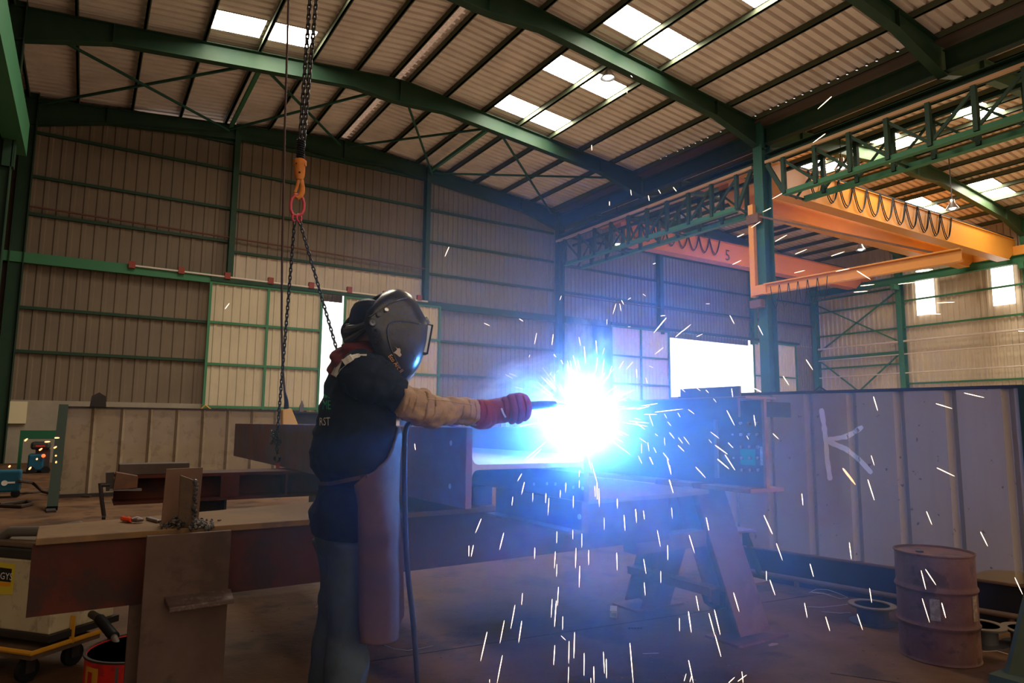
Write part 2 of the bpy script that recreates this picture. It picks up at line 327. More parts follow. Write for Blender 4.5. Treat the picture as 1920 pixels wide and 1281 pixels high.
# ---- roof sheets
def roof(x0, x1, m, label):
    a, b = V((x0, 0, zr(x0+1e-6))), V((x1, 0, zr(x1-1e-6))); v = (b-a); n = V((-v.z, 0, v.x)).normalized()
    mb = MB(); corr(mb, (a.x, YF, a.z), (0, 1, 0), v, n, YB-YF+.3, v.length, .305, .11, .6); return struct('ceiling', mb, m, label, 'roof')
roof(XL-.3, RID1-.1, ROOF, 'ribbed brown roof slope left of the ridge in the near hall')
roof(RID1+.1, XV, ROOF, 'ribbed brown roof slope right of the ridge in the near hall')
ROOF2 = mat('roof_sheet_warm', (.82, .62, .44), .5, 0, (.70, .53, .38), .8, .7)
roof(XV+.001, RID2, ROOF2, 'ribbed roof slope rising from the valley in the second bay')
roof(RID2, XR+.3, ROOF2, 'ribbed roof slope falling to the right wall in the second bay')
mb = MB(); corr(mb, (RID1-.2, YF, 13.30), (0, 1, 0), (1, 0, 0), (0, 0, -1), YB-YF, .4, .16, .03)
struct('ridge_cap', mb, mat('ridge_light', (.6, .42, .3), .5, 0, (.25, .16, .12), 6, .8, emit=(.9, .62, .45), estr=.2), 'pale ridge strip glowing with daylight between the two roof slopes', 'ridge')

# ---- purlins
PUR1 = [-2.3, -.93, .68, 2.22, 3.76, 5.36, 6.85, 8.1]; PUR2 = [8.7, 10.13, 11.69, 13.22, 14.66, 16.2, 17.85, 19.2]
PUR3 = [20.9, 22.45, 24.0, 25.0, 26.45, 27.9, 29.6]; PUR4 = [30.4, 31.9, 33.3, 34.05, 35.4, 36.8, 38.3, 39.8]
nth = ['first', 'second', 'third', 'fourth', 'fifth', 'sixth', 'seventh', 'eighth']
for nm, xs in (('left slope of the near roof, counted from the left wall', PUR1), ('right slope of the near roof, counted from the ridge', PUR2), ('rising slope of the second bay, counted from the valley', PUR3), ('falling slope of the second bay, counted from its ridge', PUR4)):
    for k, x in enumerate(xs):
        z = zr(x); m = PURL
        struct('roof_purlin', MB().box(x-.03, x+.03, YF, YB, z-.2, z-.01).box(x-.03, x+.06, YF, YB, z-.2, z-.185), m, f'thin green roof purlin, {nth[k]} on the {nm}', 'purlin')

# ---- rafters
def rafter(y, xa, xb, xr, label, m=GREEN, dk=.95, d0=.55, dr=.78):
    top = lambda x: zr(min(max(x, xa+.01), xb-.01))-.2
    pts = [(xa, dk), (xa+2.3, d0), (xr-1.7, d0), (xr-.35, dr), (xr+.35, dr), (xr+1.7, d0), (xb-2.3, d0), (xb, dk)]
    P_ = [(x, top(x), top(x)-d) for x, d in pts]; mb = MB()
    Tp = [(x, y, t) for x, t, b in P_]; Bp = [(x, y, b) for x, t, b in P_]
    for i in range(len(P_)-1):
        mb.hexa([(Bp[i][0], y-.008, Bp[i][2]), (Bp[i+1][0], y-.008, Bp[i+1][2]), (Bp[i+1][0], y+.008, Bp[i+1][2]), (Bp[i][0], y+.008, Bp[i][2]),
                 (Tp[i][0], y-.008, Tp[i][2]), (Tp[i+1][0], y-.008, Tp[i+1][2]), (Tp[i+1][0], y+.008, Tp[i+1][2]), (Tp[i][0], y+.008, Tp[i][2])])
        mb.bar(Bp[i], Bp[i+1], .26, .025); mb.bar(Tp[i], Tp[i+1], .26, .02)
    for x in (xr, xa+2.3, xb-2.3): mb.box(x-.01, x+.01, y-.12, y+.12, top(x)-(dr if x == xr else d0), top(x))
    return struct('roof_beam', mb, m, label, 'rafter')
for y, nm in ((26.75, 'against the back wall'), (20.8, 'second from the back wall'), (14.75, 'third from the back wall'), (8.75, 'fourth from the back wall, nearest the viewer')):
    rafter(y, XL, XV, RID1, f'green steel roof beam of the near hall, {nm}')
    rafter(y, XV, XR, RID2, f'green steel roof beam of the second bay, {nm}', mat('olive_green_steel', (.05, .085, .04), .5, 0, (.06, .095, .045), 1, .6))
# valley beam and gutter
for k, (a, b) in enumerate(((26.6, 20.9), (20.7, 14.95), (14.5, 8.85), (8.65, YF))):
    struct('valley_beam', MB().ibeam((XV, a, 11.42), (XV, b, 11.42), .62, .26, .014, .022), GREEN, f'green valley beam between the two roofs, {nth[k]} span from the back wall', 'beam')
struct('valley_gutter', MB().box(XV-.32, XV+.32, YF, YB, 11.92, 12.12), mat('gutter_sheet', (.09, .065, .055), .6), 'dark valley gutter between the two roofs', 'gutter')
# roof bracing between the two rear frames
BR = mat('brace_green', (.025, .075, .055), .5)
for k, (xa, xb) in enumerate(((-2.0, 3.9), (3.9, 8.2), (8.6, 12.4), (12.4, 18.9))):
    for s in (0, 1):
        p, q = V((xa, 26.6, zr(xa)-.42)), V((xb, 20.95, zr(xb)-.42))
        if s: p, q = V((xb, 26.6, zr(xb)-.48)), V((xa, 20.95, zr(xa)-.48))
        struct('roof_brace', MB().bar(p, q, .07, .07), BR, f'diagonal roof brace in the rear roof bay, {nth[2*k+s]} counted from the left wall', 'brace')
# extra brace struts seen as doubled purlins
for k, x in enumerate((3.95, 12.3)):
    struct('roof_strut', MB().box(x-.06, x+.06, 20.9, 26.6, zr(x)-.4, zr(x)-.26), GREENL, ['lighter green roof strut over the first wall column', 'lighter green roof strut over the second wall column'][k], 'strut')

# ---- skylights
n = 2
for nm, x0, x1, ys in (('left slope of the near roof', 2.28, 5.08, (10.0, 13.05, 16.1, 19.15)), ('right slope of the near roof', 11.82, 14.6, (10.05, 13.15, 16.22, 19.3)), ('rising slope of the second bay', 25.1, 27.85, (10.5, 13.55, 16.7, 19.8)), ('falling slope of the second bay', 34.1, 36.75, (7.6, 10.65, 13.7, 16.8))):
    for k, y in enumerate(ys):
        xm = (x0+x1)/2
        for h, (a, b) in enumerate(((x0, xm-.05), (xm+.05, x1))):
            n += 1; za, zb = zr(a)-.035, zr(b)-.035
            mb = MB().add([(a, y, za), (b, y, zb), (b, y+1.02, zb), (a, y+1.02, za), (a, y, za+.02), (b, y, zb+.02), (b, y+1.02, zb+.02), (a, y+1.02, za+.02)], [(0,1,2,3), (4,7,6,5), (0,4,5,1), (1,5,6,2), (2,6,7,3), (3,7,4,0)])
            mb.mi = [0, 1, 1, 1, 1, 1]; struct('window_%d' % n, mb, [DAY, ROOF], f'bright skylight sheet in the {nm}, {nth[k]} row from the viewer, {"left" if h == 0 else "right"} half', 'skylight')
# daylight at the bolt holes along the valley
for s, xx in (('left', XV-.55), ('right', XV+.6)):
    mb = MB()
    for k in range(34):
        y = 9+k*.61/1.0*.5
        if k % 7 == 3: continue
        mb.add([(xx, y, 12.03), (xx+.045, y, 12.03), (xx+.045, y+.06, 12.05), (xx, y+.06, 12.05)], [(0, 1, 2, 3)])
    tag(mb.build('bolt_hole_glints', mat('pinhole_daylight', (.8, .8, .8), .5, emit=(1, .97, .93), estr=1.6)), f'row of pinpoint daylight holes along the {s} side of the valley', 'light holes', kind='stuff')

# ================================================================== CRANE RUNWAY, CRANES
def truss(y0, y1, x, label, flip=False):
    t = thing('lattice_girder', (x+.5, (y0+y1)/2, 9.05), label, 'lattice girder', kind='structure')
    zb, zt = 9.1, 10.42
    MB().ibeam((x+.12, y0, zt+.2), (x+.12, y1, zt+.2), .26, .42, .012, .02).build('top_chord', GREEN, t)
    MB().bar((x-.1, y0, zt-.0), (x-.1, y1, zt-.0), .1, .1).build('cable_tray', mat('worn_rail', (.50, .29, .16), .5), t)
    MB().bar((x+.95, y0, zt-.05), (x+.95, y1, zt-.05), .12, .12).build('rear_top_chord', GREEN, t)
    for nm, xx in (('lower_chord', x-.1), ('rear_lower_chord', x+.95)):
        MB().box(xx-.11, xx+.11, min(y0, y1)+.7, max(y0, y1)-.7, zb-.07, zb-.05).box(xx-.01, xx+.01, min(y0, y1)+.7, max(y0, y1)-.7, zb-.05, zb+.12).build(nm, GREENL, t)  # lighter green on the lower chords stands for light caught there
    nb = 9; ya, yb = min(y0, y1), max(y0, y1); st = (yb-ya-1.4)/nb
    for i in range(nb+1):
        y = ya+.7+i*st
        for nm, xx, yy in (('post', x-.1, y), ('rear_post', x+.95, y+st*.35)):
            if yy < yb-.3: MB().box(xx-.07, xx+.07, yy-.06, yy+.06, zb, zt-.06).build(nm, GREEN, t)
        if i < nb:
            a, b = (zb+.1, zt-.15) if i >= nb/2 else (zt-.15, zb+.1)
            MB().bar((x-.08, y, a), (x-.08, y+st, b), .06, .09).build('diagonal', GREEN, t)
            MB().bar((x+.93, y+st*.35, b), (x+.93, min(y+st*1.35, yb-.4), a), .05, .07).build('rear_diagonal', GREEN, t)
    for s, yy in ((1, ya), (-1, yb)):
        MB().bar((x-.08, yy+s*.7, zb), (x-.08, yy+s*.06, zt-.1), .1, .14).build('end_diagonal', GREEN, t)
    for i in range(0, nb+1, 3): MB().bar((x-.1, ya+.7+i*st, zb), (x+.95, ya+.7+i*st, zb), .06, .06).build('cross_tie', GREEN, t)
    return t
truss(26.75, 15.0, 19.42, 'green lattice crane girder running from the back wall to the big green column')
truss(14.45, 2.6, 19.42, 'green lattice crane girder running from the big green column over the right of the hall')
rw = thing('crane_runway', (XR-.7, 12, 9.75), 'green crane runway beam along the right wall under the crane ends', 'runway beam', kind='structure')
MB().ibeam((XR-.75, YF, 9.9), (XR-.75, 26.8, 9.9), .42, .3).build('runway_beam', GREENL, rw)
for y in (26.5, 21.2, 14.75): MB().box(XR-.95, XR-.4, y-.12, y+.12, 9.4, 9.7).build('corbel', GREENL, rw)
lg = thing('crane_runway', (-2, 10, 8.35), 'wide green crane runway girder high along the left wall', 'runway beam', kind='structure')
MB().box(-2.25, -1.8, YF, 21.8, 8.4, 9.3).build('girder_box', GREENL, lg)
for y in (20.8, 14.75): MB().box(-2.2, -1.95, y-.15, y+.15, 7.7, 8.4).build('corbel', GREEN, lg)

def festoon(mb, x0, x1, n, y, z, dip, taper=.0, r=.02):
    for i in range(n):
        f = 1-taper*i/n; xa = x0+(x1-x0)*i/n; xb = x0+(x1-x0)*(i+1)/n
        for o in (0, .05): mb.tube([(xa+(xb-xa)*t, y-o, z-dip*f*(1-(2*t-1)**2)*(1-.06*(o > 0))) for t in [j/10 for j in range(11)]], r, 5)
    return mb
def crane(name, ys, z0, z1, m, label, num=None, fest=None):
    t = thing(name, (30, sum(ys)/len(ys), z0), label, 'overhead crane')
    for k, y in enumerate(ys):
        w = .24; mb = MB()
        prof = [(20.35, z1), (39.9, z1), (39.9, z0+.62), (39.0, z0), (21.2, z0), (20.35, z0+.62)]
        mb.prism([(x, y-w, z) for x, z in prof], (0, 2*w, 0)); mb.box(20.4, 39.85, y-w-.06, y+w+.06, z1, z1+.03); mb.box(21.2, 39.0, y-w-.05, y+w+.05, z0-.025, z0)
        mb.build('girder', m, t)
    ya, yb = min(ys)-.8, max(ys)+.8
    for x in (19.95, 39.75): MB().box(x-.2, x+.2, ya, yb, 10.56 if x < 30 else 10.13, 10.95 if x < 30 else 10.6).build('end_carriage', m, t)
    if fest:
        MB().bar((20.6, fest[2]-.02, z1+.08), (39.6, fest[2]-.02, z1+.08), .05, .06).build('festoon_track', DARKS, t)
        festoon(MB(), *fest[:2], fest[3], fest[2]-.05, z1+.03, fest[4], fest[5]).build('festoon_cable', BLACK, t, smooth=True)
    if num: write(num[0], num[1], num[2], (1, 0, 0), (0, 0, 1), mat('dark_marking', (.06, .025, .02), .6), t, 'number_marking', off=.01)
    return t
crane('bridge_crane', (23.35,), 9.72, 10.75, ORANGER, 'red orange bridge crane girder marked 5 far in the second bay', ('5', .82, (27.35, 23.1, 9.85)), (20.8, 26.9, 23.1, 8, .8, .0))
crane('bridge_crane', (17.15, 15.3), 9.85, 10.95, ORANGE, 'bright orange double girder bridge crane across the second bay', None, (22.5, 33.2, 15.05, 11, 1.0, -.1))

jc = thing('jib_crane', (19.35, 14.75, 5.8), 'orange jib crane arm with hanging cable loops on the big green column', 'jib crane')
MB().box(19.08, 19.24, 14.86, 15.06, 5.75, 9.0).build('mast', ORANGE, jc)
MB().ibeam((19.12, 14.5, 5.95), (19.5, 8.6, 5.95), .36, .2, .03, .04).build('arm', ORANGE, jc)
MB().bar((19.1, 14.6, 8.5), (19.45, 9.3, 6.15), .05, .06).build('tie_rod', RUST, jc)
MB().box(19.0, 19.24, 14.6, 15.08, 8.3, 8.62).build('top_bearing', RUST, jc)
MB().box(19.0, 19.24, 14.6, 15.05, 5.36, 5.62).build('lower_bearing', RUST, jc)
MB().box(19.04, 19.24, 14.42, 15.0, 5.79, 6.11).build('pivot_bracket', ORANGE, jc)
fm = MB()
for i in range(6):
    ya = 14.2-i*.33
    fm.tube([(19.12+i*.02-.12, ya-.33*t, 5.98-.75*(1-(2*t-1)**2)) for t in [j/8 for j in range(9)]], .012, 5)
fm.build('cable_loops', BLACK, jc, smooth=True)

# ---- high bay lamps
LAMP = mat('lamp_glow', (1, 1, 1), .4, emit=(1, .98, .94), estr=30)
def lamp(p, label):
    t = thing('high_bay_lamp', p, label, 'lamp'); p = V(p)
    MB().lathe(p, [(.05, .42), (.09, .4), (.1, .25), (.24, .02), (.25, 0), (.22, 0), (.08, .22), (.02, .24)], 20).build('reflector', CHROME, t, smooth=True)
    MB().sphere(p+V((0, 0, .06)), .13, 12, 8, (1, 1, .7)).build('bulb', LAMP, t, smooth=True)
    MB().bar(p+V((0, 0, .4)), V((p.x, p.y, zr(p.x)-.02)), .03, .03).build('hanger', DARKS, t)
lamp(onY(1140, 147, 15.9), 'glaring high bay lamp under the near roof beside a skylight')
lamp(onY(1578, 316, 14.1), 'lit high bay lamp seen through the lattice girder')
lamp(onY(1786, 392, 13.6), 'lit high bay lamp beside the skylights of the second bay right of the orange crane')
lamp(onY(1614, 469, 19.4), 'small lit high bay lamp hanging above the orange jib arm')
lamp(onY(1157, 459, 24.6), 'small lit lamp glowing by the far crane behind the lattice girder')
# ================================================================== WORKBENCH AND STEEL
wb = thing('workbench', (1.5, 3.2, 0), 'long rusty steel beam used as a workbench, brown top plate and dark red front', 'workbench')
TOPM = mat('bench_top', (.185, .105, .048), .65, .05, (.24, .145, .07), 1.6, .8, (.12, .08, .06), 7, .5, bump=.08)
MB().prism([(-.113, 3.02, .905), (3.14, 3.12, .905), (3.565, 3.2, .905), (3.6, 5.3, .905), (2.25, 5.3, .905), (2.25, 4.0, .905), (1.1, 3.72, .905), (-.12, 3.37, .905)], (0, 0, .025)).build('top_plate', TOPM, wb, bevel=.003)
MB().hexa([(-.122, 3.035, .655), (3.12, 3.13, .655), (3.12, 3.15, .655), (-.122, 3.055, .655), (-.122, 3.035, .905), (3.12, 3.13, .905), (3.12, 3.15, .905), (-.122, 3.055, .905)]).build('front_plate', DRED, wb)
MB().box(-.1, 3.1, 3.335, 3.35, .67, .905).build('rear_plate', DRED, wb)
MB().prism([(-.1, 3.06, .66), (3.1, 3.15, .66), (3.1, 3.36, .66), (-.1, 3.36, .66)], (0, 0, .015)).build('bottom_plate', DRED, wb)
MB().box(2.95, 3.572, 3.24, 3.36, .56, .66).build('end_bearing', RUST, wb)
ps = MB(); ps.box(.232, .53, 2.925, 2.943, .012, .925).box(.36, .385, 2.943, 3.05, .012, .65).box(.2, .5, 3.05, 3.068, .012, .655)
ps.build('post', mat('bench_post_steel', (.115, .075, .06), .55, .2, (.08, .05, .042), 2.2, .8, (.05, .035, .03), 5, .5, bump=.08), wb, bevel=.003)
MB().hexa([(.315, 2.83, .66), (.54, 2.85, .66), (.54, 2.93, .675), (.305, 2.93, .675), (.315, 2.83, .678), (.54, 2.85, .678), (.54, 2.93, .70), (.305, 2.93, .70)]).build('bracket', mat('bracket_steel', (.13, .095, .085), .5, .2, (.09, .06, .055), 9, .8, (.3, .26, .24), 30, .3), wb, bevel=.003)
MB().hexa([(.33, 2.74, .325), (.545, 2.74, .325), (.55, 2.924, .325), (.30, 2.924, .325), (.33, 2.74, .34), (.545, 2.74, .34), (.55, 2.924, .34), (.30, 2.924, .34)]).build('bracket', MATS['bracket_steel'], wb, bevel=.003)
MB().box(.15, .62, 2.82, 3.16, 0, .012).build('foot_plate', RUST, wb)

rb = thing('rear_trestle_beam', (1.4, 4.8, 0), 'dark red steel beam on legs behind the workbench', 'beam')
q0 = onY(213, 948, 4.7); zb = q0.z
MB().ibeam((q0.x, 4.85, (zb+1.03)/2), (2.06, 4.85, (zb+1.03)/2), 1.03-zb, .3, .015, .02).build('beam', DRED, rb)
for x in (1.18, 1.84): MB().box(x-.006, x+.006, 4.7, 4.99, zb+.02, 1.01).build('stiffener', DRED, rb)
for x in (.72, 1.9): MB().ibeam((x, 4.85, 0), (x, 4.85, zb), .2, .2, .012, .015).build('leg', DARKS, rb)
for x in (onY(430, 900, 4.7).x,): MB().box(x-.05, x+.06, 4.695, 4.7, zb+.02, 1.01).build('side_plate', DRED, rb)
p, q = onY(223, 880, 4.72), onY(355, 880, 4.72)
tag(MB().box(p.x, q.x, 4.72, 4.86, 1.03, 1.095).build('steel_bar', GREYS if 0 else mat('bar_steel', (.10, .075, .065), .6, .2, (.07, .05, .045), 5, .7, bump=.1), bevel=.004), 'short dark steel bar lying on the left end of the rear beam', 'steel bar')
p, q = onY(211, 917, 4.66), onY(258, 890, 4.66)
tag(MB().hexa([(p.x, 4.6, p.z), (q.x, 4.6, p.z+.005), (q.x, 4.69, p.z+.005), (p.x, 4.69, p.z), (p.x+.01, 4.6, q.z+.02), (q.x, 4.6, q.z-.005), (q.x, 4.69, q.z-.005), (p.x+.01, 4.69, q.z+.02)]).build('steel_offcut', RUST, bevel=.003), 'rusty steel offcut held in the clamp on the left end of the rear beam', 'offcut')
cl = thing('screw_clamp', tuple(onY(235, 920, 4.62)), 'screw clamp with long hanging handle on the end of the rear beam', 'clamp')
MB().bar(onY(205, 918, 4.64), onY(265, 918, 4.64), .06, .012).build('jaw', GREYS, cl)
MB().bar(onY(206, 920, 4.64), onY(206, 886, 4.64), .05, .04, (1, 0, 0)).build('frame', DARKS, cl)
MB().tube([onY(188, 910, 4.62), onY(206, 909, 4.62)], .012).build('screw', DARKS, cl)
MB().tube([onY(188, 906, 4.62), onY(191, 940, 4.62), onY(195, 968, 4.62)], .011).build('handle', DARKS, cl)
MB().tube([onY(191, 970, 4.62), onY(198, 970, 4.62)], .014).build('handle_stop', DARKS, cl)
# upright plate and stub on the bench
a, b = onZ(302, 984, .93), onZ(372, 977, .93)
tag(MB().hexa([a, b, b+V((0, .012, 0)), a+V((0, .012, 0)), a+V((.005, 0, .225)), b+V((.005, 0, .225)), b+V((.005, .012, .225)), a+V((.005, .012, .225))]).build('upright_plate', mat('brown_plate', (.17, .10, .07), .6, .1, (.13, .075, .055), 3, .8, bump=.08), bevel=.002), 'rusty rectangular plate standing upright on the workbench behind the slag', 'plate')
a, b = onZ(334, 988, .93), onZ(362, 991, .93); a.z = b.z = .93
e = V((.02, .09, 0))
st = MB().hexa([a, b, b+V((0, .02, 0)), a+V((0, .02, 0)), a+V((-.004, 0, .205)), b+V((0, -.004, .186)), b+V((0, .02, .186)), a+V((-.004, .02, .205))])
st2 = tag(st.build('steel_stub', mat('stub_steel', (.21, .15, .11), .6, .2, (.13, .09, .07), 6, .8, (.35, .26, .17), 9, .4, bump=.2), bevel=.003), 'short upright steel stub with pale bare top edge and lumpy weld down its side', 'steel stub')
wl = MB()
for k in range(26):
    z = .94+k*.0069; r_ = random.uniform(.006, .011); pp = b+V((random.uniform(-.004, .004), -.004, z-.93)); pp.z = z
    wl.sphere(pp, r_, 7, 5)
wl.build('weld_bead', MATS['slag'] if 'slag' in MATS else mat('slag', (.035, .028, .025), .4, .3, (.14, .13, .13), 30, .6), st2)
sl = MB(); random.seed(3)
for k in range(260):
    cx, cy = random.gauss(348, 24), random.gauss(986, 4.5)
    pp = onZ(max(303, min(398, cx)), min(993, cy), .93); h = max(0, .05-.0012*abs(cx-345))*random.random()
    sl.sphere((pp.x, pp.y+random.uniform(-.005, .01), .93+h), random.uniform(.003, .009), 5, 4, (random.uniform(.6, 1.3), 1, random.uniform(.6, 1.5)))
tag(sl.build('weld_slag', mat('slag', (.035, .028, .025), .4, .3, (.14, .13, .13), 30, .6)), 'heap of lumpy weld slag around the steel stub on the workbench', 'slag', kind='stuff')
# pliers, chisel
pl = thing('pliers', tuple(onZ(248, 978, .93)), 'pliers with bright red handles lying on the workbench', 'pliers')
a, b, c_ = onZ(230, 976, .935), onZ(246, 979, .935), onZ(268, 978, .935)
MB().tube([a+V((0, 0, .008)), b+V((0, 0, .008))], [.011, .009], 8).tube([a+V((.02, .03, .005)), b+V((0, .015, .006))], .008, 8).build('handle', mat('red_plastic', (.75, .06, .01), .4), pl, smooth=True)
MB().tube([b+V((0, 0, .008)), (b+c_)/2+V((0, .012, .012)), c_+V((0, .004, .008))], [.008, .009, .005], 8).tube([b+V((0, .01, .006)), (b+c_)/2+V((0, -.018, .008)), c_+V((0, -.004, .006))], [.007, .008, .005], 8).build('jaw', GREYS, pl, smooth=True)
tag(MB().bar(onZ(278, 972, .937), onZ(299, 978, .937), .022, .012).build('steel_wedge', GREYS, bevel=.003), 'small steel wedge on the workbench beside the pliers', 'wedge')
tag(MB().sphere(onZ(411, 977, .932)+V((0, 0, .003)), .006, 7, 5, (1.5, 1, .6)).build('steel_scrap', RUST, smooth='all'), 'tiny reddish steel scrap alone on the workbench top', 'scrap')

# ---- the H beam being welded
BLUE = mat('beam_steel', (.22, .19, .19), .5, .3, (.16, .14, .14), 2.5, .8, (.22, .12, .08), 4, .4, bump=.06)
RUSTB = mat('beam_flange_rust', (.19, .105, .07), .6, .1, (.21, .205, .22), 1.6, .9, (.30, .11, .035), 2.4, .8, streak=((.30, .11, .04), 6, .7), bump=.06)
hb = thing('steel_h_beam', (1.54, 4.6, 1.03), 'big H shaped steel beam lying on its side on the workbench, open end towards the viewer', 'beam')
XA, XB = 1.245, 1.84; Y0, Y1 = 2.31, 7.0
MB().box(XA, XA+.028, Y0, Y1, 1.03, 1.338).build('flange', RUSTB, hb, bevel=.003)
MB().box(XB-.028, XB, Y0, Y1, 1.03, 1.338).build('flange', BLUE, hb, bevel=.003)
wbm = MB().box(XA+.028, XB-.028, Y0, Y1, 1.176, 1.196)
for s, xx in ((1, XA+.028), (-1, XB-.028)):
    for zz, d in ((1.196, 1), (1.176, -1)):
        pts = [V((xx, Y0, zz))] + [V((xx+s*.028*(1-math.sin(t)), Y0, zz+d*.028*(1-math.cos(t)))) for t in [k*math.pi/2/5 for k in range(6)]]
        wbm.prism(pts, (0, Y1-Y0, 0))
wbm.build('web', mat('arc_glare_steel', (.55, .52, .50), .5, .2, (.45, .42, .41), 3, .7), hb)  # web made paler than the flanges to carry the arc's glare
def disc(mb, c, n, r, h=.006, k=12): mb.lathe(c, [(r, 0), (r, h)], k, n)
bo = MB()
for pxl in ((846, 831), (844, 912)): disc(bo, onX(*pxl, XA), (-1, 0, 0), .0105, .002)
bo.build('hole_light_disc', CHROME, hb)  # bright discs stand for light showing through the flange holes
bo = MB()
for x, y in ((1002, 908), (1026, 907), (1042, 908), (1061, 910), (1076, 914), (1093, 916)): disc(bo, onX(x, y, XB-.028), (-1, 0, 0), .007, .004)
bo.build('bolt', CHROME, hb)  # open holes, their light from behind put in as bright steel discs
pk = thing('stiffener_plate', (1.82, 2.7, .9), 'deep steel plate with bottom lip below the right flange of the H beam', 'steel plate')
MB().box(1.80, 1.835, 2.31, 3.015, .90, 1.03).build('plate', BLUE, pk, bevel=.002)
MB().box(1.735, 1.80, 2.312, 3.015, .90, .912).build('bottom_lip', BLUE, pk, bevel=.002)
bo = MB(); disc(bo, onX(1087, 969, 1.80), (-1, 0, 0), .011, .004); bo.build('bolt', CHROME, pk)  # a hole again, drawn as a bright disc for the light in it
tag(MB().box(1.74, 1.86, 3.15, 3.6, .93, 1.03).build('packing_block', DARKS, bevel=.004), 'dark steel packing block under the right flange of the H beam', 'block')

# ---- deep I beam standing to the right
ib = thing('steel_i_beam', (3.81, 3.9, .93), 'deep I shaped steel beam standing on the trestle, end with bolts towards the viewer', 'beam')
XW, YN, YE = 3.816, 2.93, 5.0
MB().box(XW-.009, XW+.009, YN, YE, .947, 1.535).build('web', mat('beam_steel_blue', (.10, .10, .12), .45, .3, (.075, .075, .09), 2.5, .8, bump=.05), ib)
MB().box(XW-.17, XW+.165, YN, YE, .925, .952).build('lower_flange', mat('cut_rust', (.34, .15, .07), .6, .1, (.2, .1, .06), 5, .7, bump=.2), ib, bevel=.003)
MB().box(XW-.014, XW+.014, YN-.003, YN+.02, .952, 1.532).build('web_end', MATS['cut_rust'], ib)
MB().box(XW-.268, XW-.246, YN-.002, YN+.004, 1.41, 1.534).build('cleat_end', GREYS, ib)
MB().box(XW-.19, XW+.12, YN, YE, 1.532, 1.548).build('upper_flange', MATS['cut_rust'], ib, bevel=.003)
MB().box(XW-.262, XW-.25, YN+.0, YE, 1.41, 1.53).box(XW-.262, XW-.02, YN, YE, 1.526, 1.534).build('angle_cleat', MATS['beam_steel_blue'], ib)
MB().box(XW+.012, XW+.265, YN-.004, YN+.012, 1.415, 1.51).box(XW+.02, XW+.265, YN, YN+.5, 1.508, 1.516).build('end_cleat', DARKS, ib)
MB().box(XW-.03, XW-.009, onX(1346, 850, XW-.02).y, onX(1346, 850, XW-.02).y+.025, .99, 1.40).build('stiffener', BLUE, ib)
for y in (794, 815, 838, 859, 881.5):
    for x in (1389.6, 1405, 1420): bo = MB(); disc(bo, onX(x+(y-794)*.035, y, XW-.009), (-1, 0, 0), .0115, .012, 6); bo.build('bolt', CHROME, ib)
for x, y in ((1374, 815), (1375, 838), (1376, 859)): bo = MB(); disc(bo, onX(x, y, XW-.009), (-1, 0, 0), .008, .006, 6); bo.build('bolt', CHROME, ib)
def plate_on_x(name, xa, ya, xb, yb, X_, m, par, off=.002):
    p, q = onX(xa, ya, X_), onX(xb, yb, X_); y0, y1 = sorted((p.y, q.y)); z0, z1 = sorted((p.z, q.z))
    return MB().box(X_-off, X_, y0, y1, z0, z1).build(name, m, par)
plate_on_x('green_label', 1388, 842, 1417, 873, XW-.0095, mat('green_label', (.01, .30, .17), .5), ib)
plate_on_x('white_label', 1425, 838, 1434, 873, XW-.0095, mat('paper_label', (.5, .45, .38), .7, 0, (.2, .17, .14), 90, .7), ib)
tp = onX(1385, 747, XW-.1)
tag(MB().box(XW-.12, XW-.1, onX(1390, 735, XW-.1).y, onX(1279, 735, XW-.1).y, 1.548, 1.62).build('steel_flat', mat('flat_steel', (.14, .115, .11), .5, .3, (.1, .08, .08), 4, .7), bevel=.002), 'flat grey steel bar standing on the I beam against the bright doorway', 'steel bar')
tag(MB().bar(onX(1160, 752, XW-.1), onX(1172, 744, XW-.1), .02, .02).bar(onX(1172, 744, XW-.1), onX(1182, 752, XW-.1), .02, .02).build('lifting_eye', GREYS), 'small steel lifting eye on the I beam beside the arc', 'lifting eye')

# ---- trestle under the I beam
tr = thing('trestle', (3.72, 3.5, 0), 'purplish brown steel A frame trestle with shelf plates under the I beam', 'trestle')
TM = mat('trestle_steel', (.15, .062, .044), .6, .1, (.10, .042, .032), 2.5, .8, (.2, .1, .06), 6, .4, bump=.08)
def hleg(yf, yt, name):
    mb = MB(); ax = V((0, yt-yf, .925)).normalized(); nrm = V((0, ax.z, -ax.y)); p = V((3.72, yf, .01)); q = V((3.72, yt, .93)); L_ = (q-p).length; c_ = (p+q)/2
    mb.obox(c_-nrm*.085, (1, 0, 0), ax, nrm, .29, L_, .016); mb.obox(c_+nrm*.085, (1, 0, 0), ax, nrm, .29, L_, .016); mb.obox(c_, (1, 0, 0), ax, nrm, .014, L_, .16)
    return mb.build(name, TM, tr, bevel=.002)
hleg(3.07, 3.44, 'leg'); hleg(3.98, 3.62, 'leg')
MB().box(3.5, 3.6, 3.16, 3.95, .30, .315).box(3.505, 3.515, 3.16, 3.95, .26, .30).build('tie_bar', TM, tr)
MB().box(3.86, 4.02, 3.1, 3.32, .30, .315).build('shelf_plate', TM, tr, bevel=.002)
MB().box(3.80, 4.05, 3.22, 3.42, .62, .635).build('shelf_plate', TM, tr, bevel=.002)
for y in (3.07, 3.98): MB().box(3.5, 3.98, y-.13, y+.14, 0, .014).build('foot_plate', TM, tr)
MB().tube([(3.56, 3.28, .29), (3.58, 3.26, .2), (3.6, 3.2, .17), (3.6, 3.14, .2), (3.58, 3.12, .28)], .02, 8).build('hanging_strap', BLACK, tr, smooth=True)

